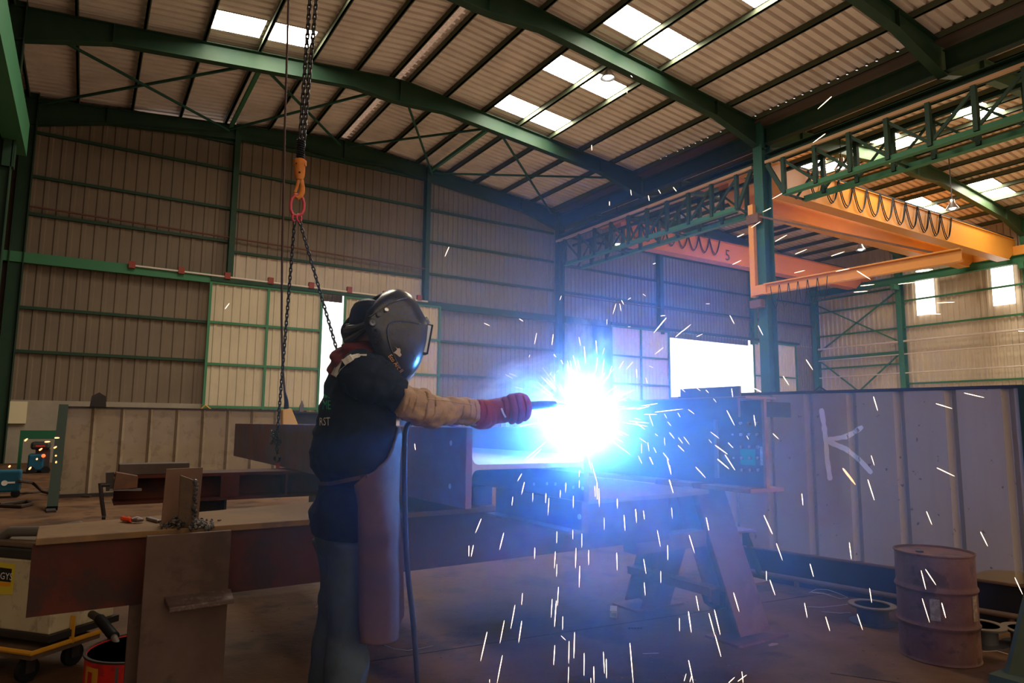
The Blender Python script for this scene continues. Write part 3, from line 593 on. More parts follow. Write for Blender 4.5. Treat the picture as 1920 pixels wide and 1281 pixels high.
# ---- right screen of ribbed sheet
A_, B_ = V((5.215, 4.20, 0)), V((5.625, 2.19, 0)); U_ = (B_-A_).normalized(); N_ = V((U_.y, -U_.x, 0))
if N_.x > 0: N_ = -N_
SCRM = mat('screen_sheet', (.46, .355, .25), .45, .0, (.40, .305, .215), .7, .7, (.10, .07, .05), 15, .8, srange=(.665, .69), streak=((.28, .21, .15), 3, .4))
sc = thing('sheet_screen', tuple((A_+B_)/2), 'free standing ribbed metal screen with a white sprayed K on a dark base', 'screen')
LN = (B_-A_).length+.02; mb = MB()
corr(mb, A_-U_*.80+N_*.035+V((0, 0, .27)), U_, (0, 0, 1), -N_, LN+.80, 1.37, .355, .035, .78)
ss = mb.build('ribbed_sheet', SCRM, sc)
MB().obox((A_+B_)/2+V((0, 0, 1.65))+N_*.01, U_, N_, (0, 0, 1), LN+.06, .06, .025).obox(A_-U_*.35+V((0, 0, 1.63))+N_*.01, U_, N_, (0, 0, 1), .72, .06, .025).build('top_rail', DARKS, sc)
MB().obox((A_+B_)/2+V((0, 0, .135))+N_*.02, U_, N_, (0, 0, 1), LN+.6, .05, .27).build('base_plinth', mat('plinth_dark', (.02, .022, .04), .4, .2, (.015, .015, .02), 3, .6), sc)
MB().obox((A_+B_)/2+V((0, 0, .275))+N_*.03, U_, N_, (0, 0, 1), LN+.1, .1, .012).build('base_flange', RUST, sc)
MB().obox(B_+U_*.06+V((0, 0, .83)), U_, N_, (0, 0, 1), .09, .1, 1.66).build('end_post', GREEN, sc)
MB().obox(A_-U_*.03+N_*.02+V((0, 0, .2)), U_, N_, (0, 0, 1), .06, .07, .4).build('green_foot', GREEN, sc)
MB().bar(A_-U_*.02+N_*.05+V((0, 0, .36)), A_+U_*.14+N_*.1+V((0, 0, .02)), .05, .03).build('foot_brace', GREEN, sc)
MB().tube([A_+U_*.62+V((0, 0, 1.66)), A_+U_*.67+V((0, 0, 1.70)), A_+U_*.72+V((0, 0, 1.66))], .008, 6).build('lifting_lug', DARKS, sc)
bpy.context.view_layer.update()
def bvh_of(o):
    dg = bpy.context.evaluated_depsgraph_get(); bpy.context.view_layer.update(); e = o.evaluated_get(dg); me = e.to_mesh()
    b = BVHTree.FromPolygons([o.matrix_world @ v.co for v in me.vertices], [tuple(p.vertices) for p in me.polygons]); e.to_mesh_clear(); return b
def cast(bv, x, y):
    d = ray(x, y).normalized(); h = bv.ray_cast(EYE, d); return (h[0], (h[1] if h[1].dot(d) < 0 else -h[1])) if h[0] else (None, None)
def paint(bv, pts, w, off=.003, step=4, jag=.3):
    """a painted stroke laid on the surface"""
    mb = MB(); P_ = []
    for i in range(len(pts)-1):
        a, b = V((*pts[i], 0)), V((*pts[i+1], 0)); n = max(1, int((b-a).length/step))
        P_ += [a.lerp(b, k/n) for k in range(n)]
    P_.append(V((*pts[-1], 0))); prev = None
    for i, p in enumerate(P_):
        t = (P_[min(i+1, len(P_)-1)]-P_[max(i-1, 0)]).normalized(); s = V((-t.y, t.x, 0)); ww = w*(1+jag*(noise.noise(p*.11)-.3))*(.6 if jag and i in (0, len(P_)-1) else 1)
        row = []
        for k in (-1, 1):
            q = p+s*k*ww/2; h, nn = cast(bv, q.x, q.y)
            if h is None: row = None; break
            row.append(h+nn*off)
        if row and prev: mb.add(prev+row[::-1], [(0, 1, 2, 3)])
        prev = row
    return mb
bs = bvh_of(ss); KM = mat('sprayed_paint', (.95, .92, .86), .7, 0, (.8, .75, .68) , 20, .15)
for pts in ([(1540, 766), (1545, 796), (1549, 828), (1551, 861), (1557, 901)], [(1549, 826), (1586, 819), (1600, 812), (1618, 800)], [(1553, 828), (1586, 842), (1613, 863.5), (1635, 888)]):
    mb = paint(bs, pts, 10)
    if mb.v: mb.build('sprayed_letter', KM, sc)
pp = thing('floor_pipe', (5.3, 3, 0), 'long dull pipe running low along the foot of the right screen', 'pipe')
MB().tube([A_-U_*.05+N_*.08+V((0, 0, .07)), (A_+B_)/2+N_*.08+V((0, 0, .066)), B_+U_*.35+N_*.08+V((0, 0, .07))], .021, 10).tube([(A_+B_)/2-U_*.6+N_*.06+V((0, 0, .0)), (A_+B_)/2-U_*.6+N_*.06+V((0, 0, .06))], .02, 8).tube([(A_+B_)/2+U_*.9+N_*.06+V((0, 0, .0)), (A_+B_)/2+U_*.9+N_*.06+V((0, 0, .06))], .02, 8).build('pipe', mat('dull_pipe', (.14, .09, .07), .6), pp, smooth=True)
# left screen far behind
ls = thing('sheet_screen', (1.5, 14.6, 0), 'free standing ribbed metal screen with green leaning post behind the left end of the workbench', 'screen')
mb = MB(); corr(mb, (-.25, 14.6, .04), (1, 0, 0), (0, 0, 1), (0, -1, 0), 4.2, 1.55, .46, .05, .8)
mb.build('ribbed_sheet', mat('screen_sheet_pale', (.34, .27, .19), .45, .1, (.27, .21, .15), .8, .8, (.16, .11, .07), 5, .4), ls)
MB().box(-.3, 4.0, 14.55, 14.62, 1.58, 1.61).build('top_rail', DARKS, ls)
MB().bar((-.31, 14.5, 1.6), (-.30, 12.56, 0.03), .14, .1).build('leaning_post', mat('post_dark_green', (.012, .02, .012), .6), ls)
MB().bar((-.33, 12.65, .03), (-.3, 12.3, .015), .12, .03).build('post_foot', DARKS, ls)
MB().tube([(1.95, 14.6, 1.6), (2.02, 14.6, 1.68), (2.12, 14.6, 1.6)], .015, 6).build('lifting_lug', YELLOW, ls)
MB().box(-.3, 4.0, 14.5, 14.65, 0, .06).build('base_rail', DARKS, ls)
lp = thing('flood_lamp', tuple(onY(184, 752, 14.58)), 'small dark lamp housing on the top edge of the left screen', 'lamp')
q = onY(184, 758, 14.58); q.z = 1.61
MB().prism([(q.x-.13, 14.5, 1.61), (q.x+.13, 14.5, 1.61), (q.x+.11, 14.5, 1.8), (q.x, 14.5, 1.87), (q.x-.11, 14.5, 1.8)], (0, .15, 0)).build('housing', DARKS, lp)

# ---- rusty drum
DC = V((4.43, 2.23, 0)); DR, DH = .213, .615
dm = thing('rusty_drum', tuple(DC), 'rusty brown steel drum standing in front of the right screen', 'drum')
DM = mat('drum_rust', (.11, .045, .030), .65, .1, (.165, .08, .052), 3.2, .85, (.045, .022, .018), 8, .65, streak=((.09, .045, .035), 6, .5), bump=.15)
prof = [(DR-.004, 0), (DR, .004), (DR, .008), (DR-.003, .012)]
for i in range(1, 60):
    z = .012+(DH-.024)*i/60; r_ = DR-.003
    for rz in (.205, .41): r_ += .011*math.exp(-((z-rz)/.011)**2)
    prof.append((r_, z))
prof += [(DR-.003, DH-.012), (DR+.003, DH-.008), (DR+.003, DH), (DR-.004, DH), (DR-.006, DH-.012), (.001, DH-.014)]
MB().lathe(DC, prof, 56).build('drum_body', DM, dm, smooth=True)
mb = MB()
def cyl_label(mb, c, r, a0, a1, z0, z1, n=10):
    for i in range(n):
        a, b = a0+(a1-a0)*i/n, a0+(a1-a0)*(i+1)/n
        mb.add([(c.x+math.cos(t)*r, c.y+math.sin(t)*r, z) for t, z in ((a, z0), (b, z0), (b, z1), (a, z1))], [(0, 1, 2, 3)])
    return mb
fa = math.atan2(-DC.y, -DC.x)
cyl_label(mb, DC, DR-.001, fa-.17, fa+.07, .25, .37); mb.build('paper_label', mat('torn_label', (.26, .19, .12), .7, 0, (.12, .07, .05), 40, .7), dm)
mb = MB(); cyl_label(mb, DC, DR-.001, fa+.98, fa+1.22, .25, .39); mb.build('paper_label', MATS['torn_label'], dm)
MB().lathe(DC+V((-.06, .05, DH-.014)), [(.022, 0), (.022, .01), (.012, .012)], 12).build('bung', DARKS, dm)
# ---- spools
def spool(x, y, r, h, label, z=0):
    c_ = onZ(x, y, 0); t = thing('wire_spool', tuple(c_), label, 'spool', 'empty wire spools by the right screen')
    SM = mat('spool_plastic', (.03, .028, .03), .45, 0, (.05, .045, .045), 5, .6); SR = mat('spool_rim', (.16, .12, .09), .6)
    MB().lathe(c_, [(r, 0), (r, .008), (r*.66, .012), (r*.66, h-.012), (r, h-.008), (r, h), (r*.72, h), (r*.7, h-.01), (r*.2, h-.02), (.02, h-.02)], 40).build('spool_body', SM, t, smooth=True)
    MB().lathe(c_, [(r*.74, h+.001), (r*1.0, h+.001), (r*1.0, h+.006), (r*.74, h+.006), (r*.74, h+.001)], 40).build('rim', SR, t, smooth=True)
    return t
spool(1637, 1168, .152, .12, 'black wire spool left of the rusty drum')
spool(1838, 1206, .15, .11, 'black wire spool half hidden right behind the rusty drum')
spool(1932, 1212, .15, .10, 'black wire spool at the right edge of the picture')
def wire(pts, label, r=.0022, m=None):
    mb = MB().tube([onZ(x, y, z) for x, y, z in pts], r, 5); return tag(mb.build('loose_wire', m or mat('bare_wire', (.35, .33, .33), .4, .6), smooth=True), label, 'wire')
wire([(1517, 1112, .01), (1530, 1105, .04), (1552, 1106, .05), (1575, 1114, .02), (1590, 1121, .005), (1575, 1123, .01), (1545, 1113, .03), (1522, 1111, .02)], 'curled bare wire on the floor below the screen left of the spool')
wire([(1513, 1138, .004), (1540, 1139, .006), (1570, 1136, .01), (1592, 1133, .03)], 'straight bare wire running into the spool left of the drum')
wire([(1540, 1147, .004), (1575, 1150, .004), (1595, 1149, .004)], 'short bare wire on the floor in front of the spool left of the drum')
wire([(1843, 1222, .01), (1870, 1221, .02), (1890, 1227, .004)], 'bare wire on the floor right of the rusty drum')
wire([(717, 1208, .003), (740, 1217, .003), (765, 1220, .003), (795, 1215, .003), (812, 1211, .003)], 'thin curved wire on the floor in front of the welder')
wire([(1205, 1226, .003), (1235, 1225, .003)], 'short bright wire bit on the floor below the trestle')
wire([(592, 1139, .003), (604, 1130, .003)], 'short curved wire on the floor left of the welder')
# offcuts on the floor
t = onZ(1150, 1158, .0); d_ = (onZ(1152, 1134, 0)-t).normalized(); s_ = V((d_.y, -d_.x, 0))
sq = MB(); w = .022
for o in (-w, w): sq.obox(t+d_*.07+s_*o+V((0, 0, w)), d_, s_, (0, 0, 1), .15, .005, 2*w)
for o in (.0025, 2*w-.0025): sq.obox(t+d_*.07+V((0, 0, o)), d_, s_, (0, 0, 1), .15, 2*w, .005)
tag(sq.build('tube_offcut', mat('pale_steel', (.32, .27, .22), .5, .3), bevel=.001), 'short square tube offcut lying on the floor left of the trestle', 'offcut')
mb = MB()
for k in range(5): mb.lathe(onZ(1180+k*5.5, 1178, .006), [(.007, -.005), (.009, 0), (.007, .005)], 8)
tag(mb.build('chain_scrap', BLACK), 'short black scrap of chain on the floor left of the trestle foot', 'scrap')
q = onZ(1450, 1209, .004)
tag(MB().add([q+V((-.05, -.01, 0)), q+V((-.02, -.022, .003)), q+V((.03, -.016, .002)), q+V((.05, .004, 0)), q+V((.01, .018, .004)), q+V((-.035, .012, .002))], [(0, 1, 2, 3, 4, 5)]).build('paper_scrap', mat('dusty_paper', (.32, .2, .14), .8)), 'crumpled pale scrap on the floor right of the trestle foot', 'scrap')
random.seed(5); mb = MB()
for k in range(140):
    x, y = random.uniform(430, 1700), random.uniform(1090, 1281); q = onZ(x, y, .001); s = random.uniform(.002, .007); a = random.random()*3
    mb.bar(q+V((0, 0, s*.4)), q+V((math.cos(a), math.sin(a), 0))*s*random.uniform(1, 3)+V((0, 0, s*.4)), s, s*.6)
tag(mb.build('floor_debris', mat('debris', (.15, .10, .075), .6, .2)), 'scattered slag crumbs and wire bits on the concrete floor', 'debris', kind='stuff')
# stand foot at the right edge
sd = thing('steel_stand', tuple(onZ(1905, 1281, 0)), 'grey green leaning stand leg at the bottom right edge', 'stand')
e = CF.copy(); e.z = 0; e.normalize(); f0 = [atd(1886, 1283, 3.55), atd(1926, 1120, 3.55), atd(2010, 1080, 3.55), atd(2010, 1283, 3.55)]
MB().prism(f0, e*.03).build('leg_plate', mat('stand_green', (.05, .062, .038), .6, 0, (.04, .05, .032), 4, .7), sd)
q = atd(1905, 1275, 3.5); MB().box(q.x-.06, q.x+.2, q.y-.1, q.y+.1, 0, max(.05, q.z+.01)).build('foot', MATS['stand_green'], sd)

# ================================================================== LEFT FOREGROUND
# welding power source on a yellow trolley
K_ = onZ(60, 1226, .17); R_ = onZ(188, 1184, .17); e2 = (R_-K_); dl = e2.length; e2.normalize(); e1 = V((-e2.y, e2.x, 0)); Zu = V((0, 0, 1))
wm = thing('welding_power_source', (K_.x, K_.y, 0), 'cream welding machine with black top on a yellow trolley behind the workbench end', 'welding machine')
CREAM = mat('cream_enamel', (.52, .46, .31), .5, 0, (.42, .36, .24), 3, .6, (.12, .09, .06), 11, .35)
def lbx(mb, a0, a1, b0, b1, z0, z1): # along e1, along e2
    c_ = V((K_.x, K_.y, 0))
    return mb.hexa([c_+e1*a+e2*b+Zu*z for z in (z0, z1) for a, b in ((a0, b0), (a0, b1), (a1, b1), (a1, b0))])
z0b = .23
lbx(MB(), .02, .66, .10, .50, z0b, .60).build('cabinet', CREAM, wm, bevel=.008)
lbx(MB(), .02, .66, .10, .50, .60, .655).build('black_top_frame', BLACKP, wm, bevel=.01)
lbx(MB(), .06, .6, .12, .48, .655, .69).build('top_tray', mat('tray_brown', (.14, .1, .07), .7), wm, bevel=.01)
lbx(MB(), .0, .68, .09, .52, z0b-.035, z0b).build('skirt', BLACKP, wm)
lbx(MB(), .05, .2, .15, .45, .69, .72).build('handle_block', BLACKP, wm, bevel=.01)
hd = V((K_.x, K_.y, 0))
MB().tube([hd+e1*.5+e2*.16+Zu*.69, hd+e1*.44+e2*.16+Zu*.73, hd+e1*.2+e2*.2+Zu*.74, hd+e1*.03+e2*.24+Zu*.77, hd-e1*.02+e2*.26+Zu*.74], .028, 10).build('torch_rest', mat('grey_plastic', (.12, .11, .10), .5), wm, smooth=True)
fr = MB(); c0 = hd+Zu*.17
fr.tube([c0+e1*.85, c0, c0+e2*dl], .013, 8)
fr.build('trolley_rail', YELLOW, wm, smooth=True)
lbx(MB(), .0, .8, .0, dl, .135, .16).build('trolley_deck', mat('deck_brown', (.10, .065, .045), .7, 0, (.16, .1, .06), 8, .6), wm)
MB().bar(hd+e1*.0+e2*.22+Zu*.16, hd+e2*.22+Zu*.30, .03, .006, e2).build('bracket', YELLOW, wm)
for a, b in ((.1, .06), (.1, dl-.08), (.7, .06)):
    w = MB(); c_ = hd+e1*a+e2*b; w.lathe(c_+Zu*.062-e1*.018, [(.02, 0), (.058, .002), (.06, .008), (.06, .028), (.058, .034), (.02, .036)], 24, e1)
    cs = w.build('caster', BLACK, wm, smooth=True)
    MB().obox(c_+Zu*.095-e1*.024, e1, e2, Zu, .006, .05, .09).obox(c_+Zu*.095+e1*.024, e1, e2, Zu, .006, .05, .09).obox(c_+Zu*.132, e1, e2, Zu, .054, .06, .008).build('fork', DARKS, cs)
# maker's plate GYS
fo = hd+e2*.0985+e1*.0
def on_face(x, y):
    d = ray(x, y); n = e2; t = ((hd+e2*.099)-EYE).dot(n)/d.dot(n); return EYE+d*t
def quad_face(pts, m, name, par, off):
    return MB().add([on_face(x, y)-e2*off for x, y in pts], [tuple(range(len(pts)))]).build(name, m, par)
lab = quad_face([(-14, 1115), (24, 1115), (30, 1058), (-14, 1053)], mat('label_yellow', (.62, .50, .05), .5), 'maker_label', wm, .001)
quad_face([(-6, 1089), (21, 1092), (23, 1067), (-6, 1063)], mat('label_black', (.02, .02, .02), .5), 'label_block', lab, .002)
quad_face([(-6, 1098), (20, 1100), (21, 1093), (-6, 1090)], mat('label_orange', (.75, .32, .02), .5), 'label_band', lab, .002)
o_ = on_face(0.5, 1085.5)-e2*.003; xd = (on_face(22, 1087.5)-on_face(0, 1085)).normalized(); write('GYS', .052, o_, xd, Zu, WHITE, lab, 'label_lettering', off=0)
o_ = on_face(1, 1107)-e2*.003; write('WELDING', .014, o_, xd, Zu, MATS['label_black'], lab, 'label_lettering', off=0) if 0 else None
# red drum
rc = atd(270, 1211, 3.3); RH = rc.z; rc.z = 0; RR = .245
rd = thing('red_drum', tuple(rc), 'bright red open topped drum behind the bench post', 'drum')
prof = [(RR-.01, 0), (RR, .004)]+[(RR+.006*math.exp(-((z-.1)/.01)**2), z) for z in [i*RH/24 for i in range(1, 24)]]+[(RR, RH-.01), (RR+.006, RH-.008), (RR+.006, RH), (RR-.008, RH), (RR-.01, RH-.012), (RR-.012, RH-.03), (.01, RH-.03)]
MB().lathe(rc, prof, 48).build('drum_body', mat('drum_red', (.75, .022, .018), .45, 0, (.55, .02, .018), 5, .7, (.10, .02, .015), 14, .4), rd, smooth=True)
MB().lathe(rc, [(RR-.006, RH-.006), (RR-.006, RH+.003), (RR+.007, RH+.003), (RR+.007, RH-.006), (RR-.006, RH-.006)], 48).build('rim', DARKS, rd, smooth=True)
MB().lathe(rc+Zu*(RH-.027), [(RR-.014, 0), (RR-.02, .002), (.01, .004)], 40).build('ash', mat('ash', (.24, .16, .11), .9, 0, (.14, .09, .07), 12, .7), rd)
fa = math.atan2(-rc.y, -rc.x)
cyl_label(MB(), rc, RR+.0015, fa-1.2, fa-.8, .105, RH-.03).build('yellow_label', mat('drum_label', (.62, .30, .04), .5), rd)
cyl_label(MB(), rc, RR+.004, fa-1.08, fa-.95, .12, RH-.05, 4).build('label_mark', mat('label_red', (.45, .03, .02), .5), rd)
MB().obox(rc+V((math.cos(fa-.42), math.sin(fa-.42), 0))*(RR+.002)+Zu*(RH/2), (0, 0, 1), (-math.sin(fa-.42), math.cos(fa-.42), 0), (math.cos(fa-.42), math.sin(fa-.42), 0), RH-.03, .012, .006).build('seam', GREYS, rd)
MB().lathe(rc+V((math.cos(fa-.2), math.sin(fa-.2), 0))*(RR)+Zu*.06, [(.022, 0), (.022, .008), (.012, .01)], 14, (math.cos(fa-.2), math.sin(fa-.2), 0)).build('bung', GREYS, rd)
ho = thing('extraction_hose', tuple(atd(190, 1160, 3.45)), 'ribbed black hose hanging down into the red drum', 'hose')
p0, p1, p2 = atd(172, 1152, 3.7), atd(186, 1160, 3.55), atd(225, 1208, 3.35); hpts = [p0.lerp(p1, t/6) for t in range(6)]+[p1.lerp(p2, t/40) for t in range(30)]
MB().tube(hpts, [.02]*6+[.022+.004*(k % 2) for k in range(30)], 12).build('ribbed_hose', BLACK, ho, smooth='all')
MB().tube([p1.lerp(p2, .7), p2+V((0, 0, -.03))], .016, 10).build('nozzle', mat('grey_plastic2', (.2, .17, .15), .5), ho, smooth=True)
# machines further back on the left
bm = thing('blue_wire_feeder', tuple(onZ(15, 935, 0)), 'small blue welding box with white key shaped mark on the floor at the left edge', 'welding machine')
q = onZ(18, 934, 0); y_ = q.y; s_ = px((q-EYE).dot(CF))
MB().box(q.x-.75, q.x+14*s_, y_, y_+.4, .1, .1+27*s_+.12).build('box', mat('blue_enamel', (.015, .09, .15), .5, 0, (.01, .06, .1), 5, .5), bm, bevel=.03)
MB().lathe((q.x-10*s_, y_-.004, .26), [(5*s_, 0), (5*s_, .004)], 16, (0, -1, 0)).box(q.x-6*s_, q.x+6*s_, y_-.008, y_-.002, .25, .28).build('white_mark', WHITE, bm)
for dx in (-.6, 8*s_): MB().lathe((q.x+dx, y_+.02, .07), [(.03, 0), (.07, .002), (.07, .05), (.03, .052)], 18, (0, 1, 0)).build('wheel', BLACK, bm, smooth=True)
gf = thing('green_frame', tuple(onZ(80, 882, 0)), 'dark green steel frame with blue machine inside, far left by the wall', 'frame')
q = onZ(80, 884, 0); y_ = q.y; s_ = px((q-EYE).dot(CF)); x0, x1 = q.x-40*s_, q.x+34*s_; zt = 76*s_
GF = mat('frame_green', (.02, .10, .05), .5)
MB().box(x0, x1, y_, y_+.2, zt-16*s_, zt).build('top_beam', GF, gf)
for x in (x0, x1-5*s_): MB().box(x, x+5*s_, y_, y_+.2, 0, zt-16*s_).build('leg', GF, gf)
bw = thing('blue_welder_unit', (q.x, y_-.5, 0), 'blue and black welding unit on wheels in front of the green frame', 'welding machine')
BE = MATS['blue_enamel']
MB().box(q.x-22*s_, q.x+2*s_, y_-.7, y_-.2, 4*s_, 34*s_).build('cabinet', BE, bw, bevel=.04)
MB().box(q.x-20*s_, q.x+10*s_, y_-.7, y_-.2, 42*s_, 56*s_).build('head', BLACKP, bw, bevel=.06)
MB().box(q.x-12*s_, q.x+2*s_, y_-.71, y_-.69, 47*s_, 50*s_).build('red_stripe', RED, bw)
MB().box(q.x-12*s_, q.x+10*s_, y_-.6, y_-.3, 4*s_, 42*s_).build('stand', DARKS, bw)
for dx in (-16, 6): MB().lathe((q.x+dx*s_, y_-.75, 5*s_), [(.04, 0), (.1, .002), (.1, .06), (.04, .062)], 18, (0, 1, 0)).build('wheel', BLACK, bw, smooth=True)
MB().sphere((q.x+1*s_, y_-.75, 31*s_), .045, 10, 8).build('red_light', mat('red_lamp', (1, .05, .02), .4, emit=(1, .08, .02), estr=3), bw)
for pts, lb in (([(35, 902, .3), (60, 905, .2), (80, 922, .05), (115, 930, .01), (170, 932, .01)], 'thick black cable running from the small blue box across the floor'), ([(0, 948, .03), (40, 950, .03), (60, 945, .03), (50, 940, .03), (0, 946, .03)], 'flat loop of grey hose on the floor at the left edge'), ([(28, 926, .01), (60, 925, .01), (100, 920, .01), (170, 918, .01)], 'thin cable crossing the floor behind the small blue box'), ([(70, 885, .01), (90, 886, .01), (108, 880, .01)], 'cable from the far blue welding unit')):
    tag(MB().tube([onZ(x, y, z) for x, y, z in pts], .028, 6).build('floor_cable', mat('cable_brown', (.05, .035, .03), .6), smooth=True), lb, 'cable')

# ---- hoist, chains, pendant
def chain(mb, p, q, lk=.032, w=.011, r=.0042, sag=0):
    p, q = V(p), V(q); L_ = (q-p).length; n = max(2, int(L_/(lk*.74))); t = (q-p).normalized(); a = t.orthogonal().normalized(); b = t.cross(a)
    for i in range(n):
        f = (i+.5)/n; c_ = p.lerp(q, f)+V((0, 0, -sag*4*f*(1-f))); s = a if i % 2 else b; pts = []
        for k in range(10):
            an = 2*math.pi*k/10; x, y = math.cos(an), math.sin(an); pts.append(c_+s*w*x*.75+t*((lk/2-w*.7)*(1 if y > 0 else -1)+y*w*.7))
        pts.append(pts[0]); mb.tube(pts, r, 5, False)
    return mb
YH = 4.6; H0 = onY(562, 318, YH)
hk = thing('chain_hoist', tuple(H0), 'orange hoist hook block hanging on two long chains above the welder', 'hoist')
CH = mat('chain_steel', (.03, .026, .026), .4, .6)
t1 = onY(581, 0, YH); t2 = onY(593, 0, YH)
def ext(p, q, k): return p+(q-p)*k
for tp, bt in ((t1, onY(560, 300, YH)), (t2, onY(566, 300, YH))): chain(MB(), bt, ext(bt, tp, 1.22), .05, .016, .0062).build('load_chain', CH, hk, smooth='all')
spr = MB(); c0, c1 = onY(564, 262, YH), onY(563, 300, YH)
spr.tube([c0.lerp(c1, k/90)+V((math.cos(k*.63)*.024, math.sin(k*.63)*.024, 0)) for k in range(91)], .006, 5); spr.build('spring', BLACK, hk, smooth='all')
OH = mat('hook_orange', (.62, .20, .03), .5, 0, (.4, .12, .03), 14, .6)
u_ = px((H0-EYE).dot(CF)); Rt = V((CR.x, CR.y, 0)).normalized(); Fw = V((CF.x, CF.y, 0)).normalized()
prof = [(.006, -21*u_), (6.5*u_, -20*u_), (9.5*u_, -12*u_), (10*u_, -2*u_), (9.5*u_, 6*u_), (12*u_, 12*u_), (12*u_, 17*u_), (8*u_, 20*u_), (.008, 20*u_)]
MB().lathe(H0, prof, 20).build('hook_block', OH, hk, smooth=True)
for s in (-1, 1): MB().lathe(H0+Rt*s*9.0*u_+V((0, 0, 11*u_))-Fw*.0, [(4.5*u_, -.008), (5*u_, 0), (4.5*u_, .008)], 16, Rt).build('side_cheek', OH, hk, smooth=True)
for dx, dz in ((-3, 9), (3, -9)): MB().lathe(H0+Rt*dx*u_-Fw*8.5*u_+V((0, 0, dz*u_)), [(1.8*u_, 0), (1.8*u_, .006)], 10, -Fw).build('bolt', BLACK, hk)
hp = [(565, 338), (566, 345), (567, 352), (566.5, 360), (563, 368), (558, 371), (553.5, 368), (552.5, 362)]
MB().tube([onY(*p, YH) for p in hp], [.016, .017, .018, .019, .018, .015, .011, .006], 10).tube([onY(560, 337, YH), onY(557, 350, YH), onY(553, 361, YH)], [.013, .011, .009], 8).build('hook', OH, hk, smooth=True)
MB().tube([onY(559, 341, YH), onY(565, 343, YH)], .012, 8).build('latch', CHROME, hk)
sl = thing('chain_sling', tuple(onY(557, 386, YH)), 'two leg chain sling with red master link on the hoist hook', 'chain sling')
ring = [(553, 367), (547.5, 372), (545, 381), (545, 393), (548, 401), (556, 405.5), (566, 401), (569.5, 393), (570, 381), (567.5, 372), (562, 367), (557, 365.5), (553, 367)]
RK = mat('red_link', (.50, .035, .05), .4, .1)
MB().tube([onY(*p, YH) for p in ring], .0105, 9, False).build('master_link', RK, sl, smooth='all')
for x in (552.5, 560.5):
    pts = [onY(x+3.4*math.cos(a), 409+6.5*math.sin(a), YH)+Fw*.012*math.cos(a) for a in [k*math.pi/5 for k in range(11)]]
    MB().tube(pts, .0075, 8, False).build('link', RK, sl, smooth='all')
A1, A2 = onY(552.5, 415, YH), onX(520, 812, 1.20)
chain(MB(), A1, A2, .036, .012, .0046).build('chain_leg', CH, sl, smooth='all')
chain(MB(), onY(562, 415, YH), V((1.66, YH, 1.24)), .036, .012, .0046).build('chain_leg', CH, sl, smooth='all')
kn = MB(); random.seed(2)
for k in range(9):
    p = onX(516+random.uniform(-6, 6), 820+random.uniform(-8, 8), 1.20); d_ = V((random.uniform(-1, 1), random.uniform(-1, 1), random.uniform(-1, 1))).normalized()*.03; chain(kn, p-d_, p+d_, .036, .012, .0046)
kn.build('shortening_knot', CH, sl, smooth='all')
chain(MB(), onX(518, 826, 1.21), onX(520, 852, 1.21), .036, .012, .0046).build('chain_end', CH, sl, smooth='all')
pts = [onX(519.5+5*math.cos(a), 860+6*math.sin(a), 1.21) for a in [k*math.pi/6 for k in range(13)]]
MB().tube(pts, .009, 8, False).build('shackle', CH, sl, smooth='all')
MB().box(1.2, 1.27, onX(521, 872, 1.2).y-.03, onX(521, 872, 1.2).y+.03, 1.005, 1.028).bar(onX(521, 866, 1.215), onX(521, 882, 1.215), .03, .02, (1, 0, 0)).build('beam_clamp', RED, sl)
pd_ = thing('crane_pendant', tuple(onY(540, 780, 5.6)), 'yellow crane control pendant hanging on a long cable behind the H beam', 'pendant control')
MB().tube([onY(546, -60, 5.6), onY(541, 0, 5.6), onY(534, 240, 5.6), onY(529, 480, 5.6), onY(528, 600, 5.6), onY(530, 690, 5.6), onY(536, 765, 5.6)], .009, 6).build('cable', mat('brown_cable', (.06, .03, .024), .6), pd_, smooth=True)
MB().tube([onY(534, 735, 5.6), onY(537, 752, 5.6), onY(537, 768, 5.6)], [.008, .016, .022], 8).build('strain_relief', BLACK, pd_, smooth=True)
b0 = [onY(*p, 5.55) for p in ((530, 768), (547, 766), (562, 803), (538, 806), (530, 800))]
MB().prism(b0, (0, .09, 0)).build('control_box', mat('pendant_yellow', (.70, .38, .02), .45), pd_, bevel=.008)
# dark beam on the floor behind the H beam
q = onY(553, 772, 9.0); q2 = onY(640, 796, 9.0)
bbm = thing('stored_beam', (q.x+1, 9.1, 0), 'dark steel beam on supports behind the H beam left of the welder', 'beam')
MB().ibeam((q.x, 9.15, q.z-.14), (q.x+2.4, 9.15, q.z-.14), .28, .28, .015, .02).build('beam', DARKS, bbm)
for dx in (.3, 2.0): MB().box(q.x+dx, q.x+dx+.15, 9.05, 9.25, 0, q.z-.28).build('support', DARKS, bbm)
qq = onY(565, 771, 9.1); MB().prism([(qq.x-.025, 9.1, q.z-.0), (qq.x+.03, 9.1, q.z), (qq.x+.03, 9.1, q.z+.09), (qq.x+.004, 9.1, q.z+.15), (qq.x-.025, 9.1, q.z+.07)], (0, .02, 0)).build('pointed_fin', GREYS, bbm)
